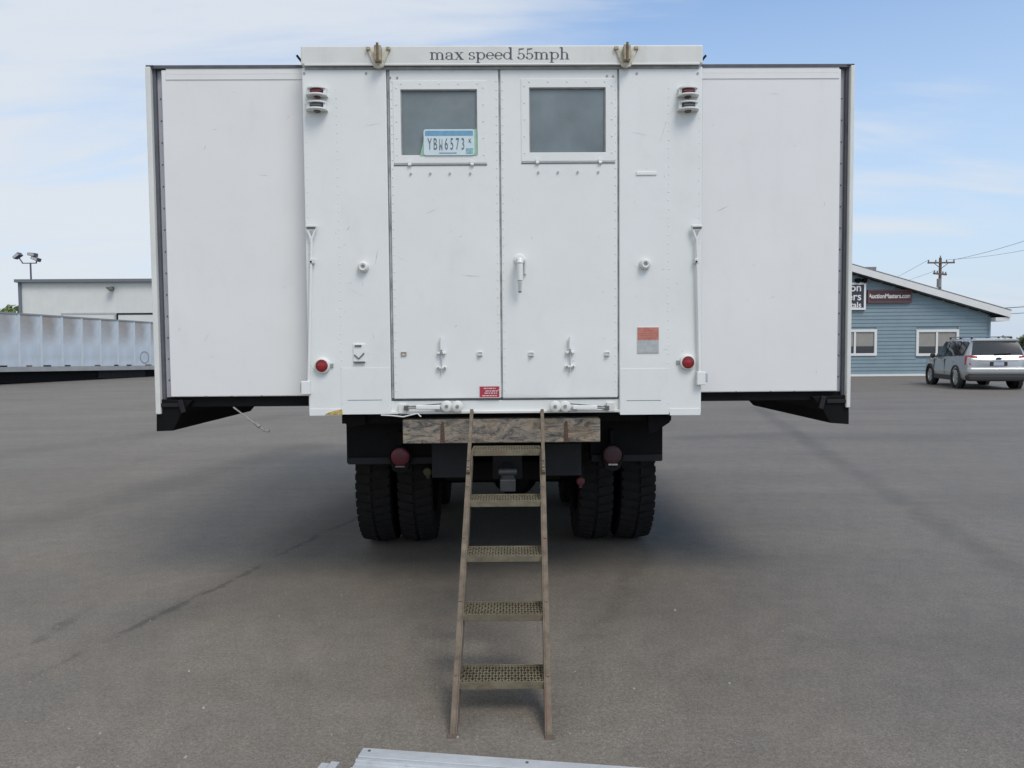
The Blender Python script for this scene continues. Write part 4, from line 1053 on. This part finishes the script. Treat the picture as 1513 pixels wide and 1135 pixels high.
    mb.build('emblem', mat('emblem_blue', (.03, .05, .12), .3), car)
    MB().bar((-.1, -2.395, 1.23), (.42, -2.385, 1.25), .02, .02).build('rear_wiper', BLACK, car)
    # windscreen
    MB().add([(-.84, 1.28, 1.12), (.84, 1.28, 1.12), (.68, .60, 1.70), (-.68, .60, 1.70)], [(0, 1, 2, 3)]).build('windscreen', CARGLASS, car)
    CR = mat('alloy_wheel', (.48, .48, .47), .35, metal=.6)
    for s_ in (-1, 1):
        for y in (-1.43, 1.43):
            w_ = empty('wheel'); w_.parent = car
            c = (s_ * .87, y, .385)
            MB().lathe([(.26, -.12), (.33, -.13), (.375, -.10), (.385, -.05), (.385, .05), (.375, .10), (.33, .13), (.26, .12)], c, 'X', 32).build('tyre', RUBBER, w_, smooth=True)
            rm = MB().lathe([(.001, s_ * .10), (.06, s_ * .10), (.07, s_ * .05), (.24, s_ * .04), (.265, s_ * .115), (.275, s_ * .115)], c, 'X', 32)
            for k in range(5):
                a = 2 * math.pi * k / 5 + .3
                for da in (-.14, .14):
                    rm.bar((c[0] + s_ * .10, c[1] + .05 * math.cos(a), c[2] + .05 * math.sin(a)), (c[0] + s_ * .115, c[1] + .25 * math.cos(a + da), c[2] + .25 * math.sin(a + da)), .035, .02, (1, 0, 0))
            rm.build('rim', CR, w_)
            MB().lathe([(.39, s_ * .02), (.40, s_ * .152), (.455, s_ * .150), (.46, s_ * .02)], c, 'X', 32).build('wheel_arch', CLAD, w_)
            MB().lathe([(.001, s_ * .02), (.40, s_ * .02)], c, 'X', 24).build('wheel_well', BLACK, w_)
    # door lines and handles
    for s_ in (-1, 1):
        for y in (-.25, .95): MB().box(min(s_ * .97, s_ * 1.004), max(s_ * .97, s_ * 1.004), y - .003, y + .003, .50, 1.04).build('door_gap', CLAD, body)
        for y in (-1.15, .0): MB().box(min(s_ * .96, s_ * 1.02), max(s_ * .96, s_ * 1.02), y - .10, y + .10, .96, .99).build('door_handle', SILVER, body, .01)
    return car
cq = G(1459, 571)
make_suv((17.28, 28.0, 0), R(-13))

# ------------------------------------------------------------------ utility pole and wires
PY = 70
WOOD = mat('pole_wood', (.16, .115, .09), .9, var=.2, vscale=3)
pp = P(1389.5, 381, PY)
up = empty('utility_pole', (pp.x, PY, 0)); tag(up, 'wooden utility pole with two crossarms rising behind the blue building roof', 'utility pole')
MB().cyl((0, 0, 0), (0, 0, pp.z), .17, 12, .12).build('pole', WOOD, up)
za = P(1390, 388.5, PY).z - 0; zb = P(1390, 404.5, PY).z
MB().bar((-1.25, -.14, za), (1.25, -.14, za), .12, .14).build('crossarm', WOOD, up)
MB().bar((-1.1, -.9, zb - .05), (1.1, .9, zb + .0), .14, .16).build('crossarm', WOOD, up)
mb = MB(); mb.bar((-.7, -.14, za - .02), (0, -.14, za - .55), .04, .05); mb.bar((.7, -.14, za - .02), (0, -.14, za - .55), .04, .05); mb.build('arm_brace', WOOD, up)
INS = mat('insulator', (.2, .16, .14), .4)
for x in (-1.18, -.5, .5, 1.18): MB().cyl((x, -.14, za + .07), (x, -.14, za + .27), .06, 8).build('insulator', INS, up)
for u in (-.9, -.45, .45, .9): MB().cyl((u * 1.1, u * .9, zb + .05), (u * 1.1, u * .9, zb + .24), .06, 8).build('insulator', INS, up)
MB().cyl((0, 0, pp.z), (0, 0, pp.z + .2), .05, 8).build('insulator', INS, up)
MB().cyl((-.25, -.3, zb - 1.3), (-.25, -.3, zb - .5), .2, 12).build('transformer', mat('transformer_grey', (.25, .25, .26), .5), up)
WIRE = mat('wire_dark', (.05, .05, .06), .6)
def wire(p, q, sag, r, label):
    p, q = Vector(p), Vector(q); n = 24; mb = MB(); pts = []
    for k in range(n + 1):
        t = k / n; v = p.lerp(q, t); v.z -= sag * 4 * t * (1 - t); pts.append(v)
    for k in range(n): mb.cyl(pts[k], pts[k + 1], r, 5, cap=False)
    tag(mb.build('power_line', WIRE), label, 'power line', 'power lines at the utility pole')
top = Vector((pp.x, PY, 0))
wire(top + Vector((1.18, -.14, za + .27)), P(1700, 283, 46), .45, .016, 'upper wire climbing from the pole crossarm to the right edge')
wire(top + Vector((.5, -.14, za + .27)), P(1700, 322, 46), .5, .012, 'fainter wire just below the one climbing to the right edge')
wire(top + Vector((-1.18, -.14, za + .27)), P(1180, 470, 120), .6, .014, 'wire running down from the crossarm to the left behind the gable')
wire(top + Vector((-.9, -.8, zb + .2)), P(1180, 452, 120), .6, .012, 'lower faint wire running left from the second crossarm')
wire(Vector((bx1 + .72, BY + .3, P(1486, 455, BY).z)), P(1640, 438, 36), .08, .018, 'upper cable reaching the tip of the white eave')
wire(Vector((bx1 + .70, BY + .3, P(1486, 464, BY).z)), P(1640, 448, 36), .08, .014, 'lower cable reaching the underside of the white eave')

# ------------------------------------------------------------------ white warehouse on the left
WY = 58.0
wx0 = P(35, 440, WY).x; wx1 = P(420, 440, WY).x; wz = P(130, 417.5, WY).z
wh = empty('warehouse', ((wx0 + wx1) / 2, WY, 0), R(1.6)); tag(wh, 'white ribbed metal warehouse with dark roof edge behind the long trailer', 'building')
hw_ = (wx1 - wx0) / 2
OFFW = mat('offwhite_metal', (.70, .71, .67), .5, var=.05, vscale=1)
wl_ = MB().box(-hw_, hw_, 0, 24, 0, wz).build('wall', OFFW, wh)
mb = MB(); x = -hw_ + .2
while x < hw_: mb.prism([(x - .05, 0), (x + .05, 0), (x + .05, wz - .02), (x - .05, wz - .02)], -.012, .001); x += .45
o = mb.build('wall_ribs', OFFW, wl_); o['kind'] = 'stuff'
SL = mat('slate_trim', (.16, .18, .205), .5)
MB().box(-hw_ - .3, hw_ + .3, -.35, 24.3, wz, wz + .23).build('roof', SL, wh)
MB().box(-hw_ - .16, -hw_ + .05, -.12, .1, 0, wz).build('downpipe', SL, wh)
q = P(164, 427, WY - .3)
lx = q.x - (wx0 + wx1) / 2
fl_ = MB().box(lx - .12, lx + .16, -.30, -.04, q.z - .08, q.z + .16).build('wall_lamp', DARKGREY, wh, .03)
MB().prism([(lx - .30, q.z + .10), (lx + .26, q.z + .18), (lx + .24, q.z - .14), (lx + .05, q.z - .20)], -.55, -.30).build('lamp_shade', mat('lamp_grey', (.13, .14, .12), .5, var=.4, vscale=4), fl_, .03)
for a, b_, m_ in ((96, 170, LILAC), (176, 252, DARKGREY)):
    u0, u1 = P(a, 470, WY).x - (wx0 + wx1) / 2, P(b_, 470, WY).x - (wx0 + wx1) / 2; zt = P((a + b_) / 2, 465, WY).z
    dr = MB().box(u0, u1, -.055, -.036, 0, zt).build('garage_door', OFFW, wh)
    f = MB(); f.box(u0 - .12, u1 + .12, -.08, -.036, zt, zt + .13); f.box(u0 - .13, u0, -.08, -.036, 0, zt); f.box(u1, u1 + .13, -.08, -.036, 0, zt)
    f.build('door_frame', m_, dr)

# ------------------------------------------------------------------ long grey semi-trailer
tp0, tp1 = P(0, 500, 35.6), P(230, 500, 45.4)
ang = math.atan2(tp1.y - tp0.y, tp1.x - tp0.x)
L0, L1 = -4.0, 20.4
trl = empty('semi_trailer', (tp0.x, tp0.y, 0), ang); tag(trl, 'long weathered grey box trailer parked in front of the white warehouse', 'trailer')
trl.rotation_euler = (0, R(1.05), ang)
TGREY = None
def trailer_mat():
    m = bpy.data.materials.new('grey_trailer_skin'); m.use_nodes = True
    N, L = m.node_tree.nodes, m.node_tree.links; b = N['Principled BSDF']; b.inputs['Roughness'].default_value = .5
    t = N.new('ShaderNodeTexCoord'); sp = N.new('ShaderNodeSeparateXYZ'); L.new(t.outputs['Object'], sp.inputs[0])
    # rub marks high on each panel (object space: x 0..1.25, z up to 3.5)
    n = N.new('ShaderNodeTexNoise'); L.new(t.outputs['Object'], n.inputs['Vector']); n.inputs['Scale'].default_value = 2.5; n.inputs['Detail'].default_value = 5
    def mrr(x, a, b_, c, d):
        r = N.new('ShaderNodeMapRange'); r.interpolation_type = 'SMOOTHSTEP'; L.new(x, r.inputs[0])
        for i, v in enumerate((a, b_, c, d)): r.inputs[i + 1].default_value = v
        return r.outputs[0]
    def mul(a, b_):
        q = N.new('ShaderNodeMath'); q.operation = 'MULTIPLY'; L.new(a, q.inputs[0]); L.new(b_, q.inputs[1]); return q.outputs[0]
    nz = N.new('ShaderNodeMath'); nz.operation = 'MULTIPLY_ADD'; L.new(n.outputs['Fac'], nz.inputs[0]); nz.inputs[1].default_value = .9; L.new(sp.outputs[2], nz.inputs[2])
    nx = N.new('ShaderNodeMath'); nx.operation = 'MULTIPLY_ADD'; L.new(n.outputs['Fac'], nx.inputs[0]); nx.inputs[1].default_value = .35; L.new(sp.outputs[0], nx.inputs[2])
    k = mul(mul(mrr(nz.outputs[0], 2.1, 3.5, 0, 1), mrr(nx.outputs[0], .08, .28, 0, 1)), mrr(nx.outputs[0], .75, 1.35, 1, 0))
    ti = N.new('ShaderNodeObjectInfo'); k = mul(k, mrr(ti.outputs['Random'], 0, 1, .75, 1.0))
    x = N.new('ShaderNodeMix'); x.data_type = 'RGBA'; L.new(k, x.inputs['Factor']); x.inputs['A'].default_value = (.54, .58, .60, 1); x.inputs['B'].default_value = (.36, .32, .28, 1)
    n2 = N.new('ShaderNodeTexNoise'); L.new(t.outputs['Object'], n2.inputs['Vector']); n2.inputs['Scale'].default_value = 1.2; n2.inputs['Detail'].default_value = 6
    y = N.new('ShaderNodeMix'); y.data_type = 'RGBA'; y.blend_type = 'MULTIPLY'; y.inputs['Factor'].default_value = 1; L.new(x.outputs['Result'], y.inputs['A']); L.new(mrr(n2.outputs['Fac'], .3, .7, .88, 1.06), y.inputs['B'])
    L.new(y.outputs['Result'], b.inputs['Base Color']); return m
TGREY = trailer_mat()
zr0, zr1 = .62, 3.50
MB().box(L0, L1, .04, 2.55, zr0 + .1, zr1 - .03).build('box_core', DARKGREY, trl)
x = L0; pw = 1.24; first = None
k = 0
while x < L1 - .1:
    if first is None:
        first = MB().box(.03, pw - .03, .0, .039, zr0 + .24, zr1 - .08).build('side_panel', TGREY, trl); first.location.x = x
        firstb = MB().box(-.055, .055, -.030, .0, zr0 + .24, zr1 - .08).build('panel_post', mat('trailer_post', (.58, .61, .625), .5, var=.1, vscale=3), trl); firstb.location.x = x
    else:
        c = first.copy(); col.objects.link(c); c.location.x = x; c.parent = trl
        c = firstb.copy(); col.objects.link(c); c.location.x = x; c.parent = trl
    x += pw
RAIL = mat('trailer_rail', (.33, .33, .31), .5, var=.15, vscale=2)
MB().box(L0, L1, -.035, .04, zr0, zr0 + .235).build('bottom_rail', RAIL, trl)
MB().box(L0, L1, -.03, .04, zr1 - .078, zr1).build('top_rail', mat('trailer_top_rail', (.26, .27, .25), .5), trl)
MB().box(L0, L1, .04, 2.55, zr1 - .03, zr1 - .005).build('roof', RAIL, trl)
for k in range(16):
    xk = L0 + .7 + k * 1.42 + random.uniform(-.4, .4); MB().box(xk, xk + random.uniform(.25, .5), -.03, .003, zr0 + .245, zr0 + .31).build('marker_strip', DARKGREY if k % 3 else BROWN, trl)
MB().lathe([(.30, -.006), (.36, -.008), (.38, .002)], (9.2, -.003, 1.35), 'Y', 24).build('scuff_ring', mat('scuff_grey', (.27, .30, .32), .5), trl)
MB().lathe([(.02, -.006), (.22, -.008), (.24, .002)], (11.0, -.003, 1.45), 'Y', 20).build('scuff_disc', mat('scuff_grey', (.27, .30, .32), .5), trl)
MB().box(L0, L1, .5, 2.1, .35, zr0).build('under_frame', BLACK, trl)
MB().box(L0, L1, .30, .36, .06, zr0).build('shade_sheet', BLACK, trl)  # black sheets put in for the trailer's shade below the rail
MB().box(L0, L1, 2.3, 2.36, .06, zr0).build('shade_sheet', BLACK, trl)
for xk in (-1.8, -.6, 15.0, 16.3, 17.6):
    for yk in (.25, 2.1):
        if xk in (15.0,): continue
        w_ = empty('wheel'); w_.parent = trl
        MB().lathe([(.2, -.14), (.42, -.15), (.47, -.1), (.47, .1), (.42, .15), (.2, .14)], (xk, yk + .1, .33 if xk < 5 else .05 + .47 + .0), 'Y', 24).build('tyre', RUBBER, w_, smooth=True)
MB().box(3.2, 3.45, .5, .7, .02, zr0).build('landing_leg', DARKGREY, trl); MB().box(6.0, 9.5, .25, 1.2, .18, zr0).build('pallet_rack', DARKGREY, trl)

# ------------------------------------------------------------------ light mast
MYY = 78
mp0 = P(45, 389, MYY)
ms = empty('light_mast', (mp0.x, MYY, 0)); tag(ms, 'tall mast with angled floodlight heads above the warehouse roof', 'light mast')
MG = mat('mast_grey', (.09, .09, .12), .5)
MB().cyl((0, 0, 0), (0, 0, mp0.z), .12, 10, .08).build('mast', MG, ms)
mb = MB(); mb.bar((-.85, 0, mp0.z), (.65, 0, mp0.z), .09, .09); mb.bar((-.8, 0, mp0.z), (-1.15, 0, mp0.z + .55), .09, .09); mb.bar((.6, 0, mp0.z), (.72, 0, mp0.z + .6), .09, .09); mb.build('arm', MG, ms)
for (dx, dz, rx) in ((-1.25, .72, -35), (.30, .86, 10), (.62, .42, 25)):
    a = R(-rx) ; c, s_ = math.cos(a), math.sin(a)
    pts = [(-.38, .14), (.38, .22), (.40, -.16), (-.36, -.14)]
    MB().prism([(dx + x * c - z * s_, mp0.z + dz + x * s_ + z * c) for x, z in pts], -.4, .25).build('floodlight_head', MG, ms, .04)
    MB().prism([(dx + x * .8 * c - z * .7 * s_, mp0.z + dz + x * .8 * s_ + z * .7 * c) for x, z in pts], -.42, -.39).build('floodlight_glass', mat('pale_glass', (.45, .45, .42), .2), ms)

# ------------------------------------------------------------------ trees
BARK = mat('bark', (.09, .07, .05), .9, var=.2, vscale=6)
def leaf_material(name, c):
    m = mat(name, c, .7, var=.45, vscale=1.3); b = m.node_tree.nodes['Principled BSDF']
    b.inputs['Subsurface Weight'].default_value = 0.0; return m
LEAF = leaf_material('spring_leaves', (.15, .20, .055)); LEAF2 = leaf_material('dull_leaves', (.11, .14, .06)); LEAF3 = leaf_material('pale_leaves', (.17, .19, .09))
def leaves(mb, blobs, n, size):
    for _ in range(n):
        c, r = random.choice(blobs)
        d = Vector((random.gauss(0, 1), random.gauss(0, 1), random.gauss(0, 1))).normalized() * r * random.random() ** .4
        d.z *= .8; p = Vector(c) + d
        a = Vector((random.gauss(0, 1), random.gauss(0, 1), random.gauss(0, 1))).normalized(); b_ = a.orthogonal().normalized(); s_ = size * random.uniform(.6, 1.3)
        mb.add([p - a * s_, p + b_ * s_ * .5, p + a * s_, p - b_ * s_ * .5], [(0, 1, 2, 3)])
def tree(loc, h, w, label, lf, n=2200, size=.22):
    t = empty('leafy_tree', loc); tag(t, label, 'tree')
    tr = MB(); tr.cyl((0, 0, 0), (0, 0, h * .55), .035 * h, 10, .018 * h)
    blobs = []
    for k in range(9):
        a = random.uniform(0, 6.28); rr = random.uniform(.1, .5) * w; zz = h * random.uniform(.45, .86)
        e = Vector((rr * math.cos(a), rr * math.sin(a), zz)); tr.cyl((0, 0, h * random.uniform(.3, .5)), e, .012 * h, 6, .004 * h)
        blobs.append((e, w * random.uniform(.16, .30)))
    blobs.append((Vector((0, 0, h * .88)), w * .22))
    tr.build('trunk', BARK, t)
    mb = MB(); leaves(mb, blobs, n, size); mb.build('crown', lf, t)
q = P(17, 470, 95); tree((q.x, 95, 0), 7.6, 5.0, 'light green tree showing above the trailer at the far left', LEAF, 3200, .20)
q = P(1509, 520, 85); tree((q.x + .6, 85, 0), 2.5, 3.0, 'olive green tree behind the silver suv at the right edge', LEAF3, 2600, .16)
mb = MB(); blobs = []
for k in range(170):
    x = -260 + k * 3.1 + random.uniform(-1, 1); hgt = random.uniform(2, 4.2); blobs.append((Vector((x, 240 + random.uniform(-8, 8), hgt * .5)), hgt * .75))
leaves(mb, blobs, 9000, .9); tag(mb.build('distant_woods', LEAF2), 'low line of woods along the horizon', kind='stuff')
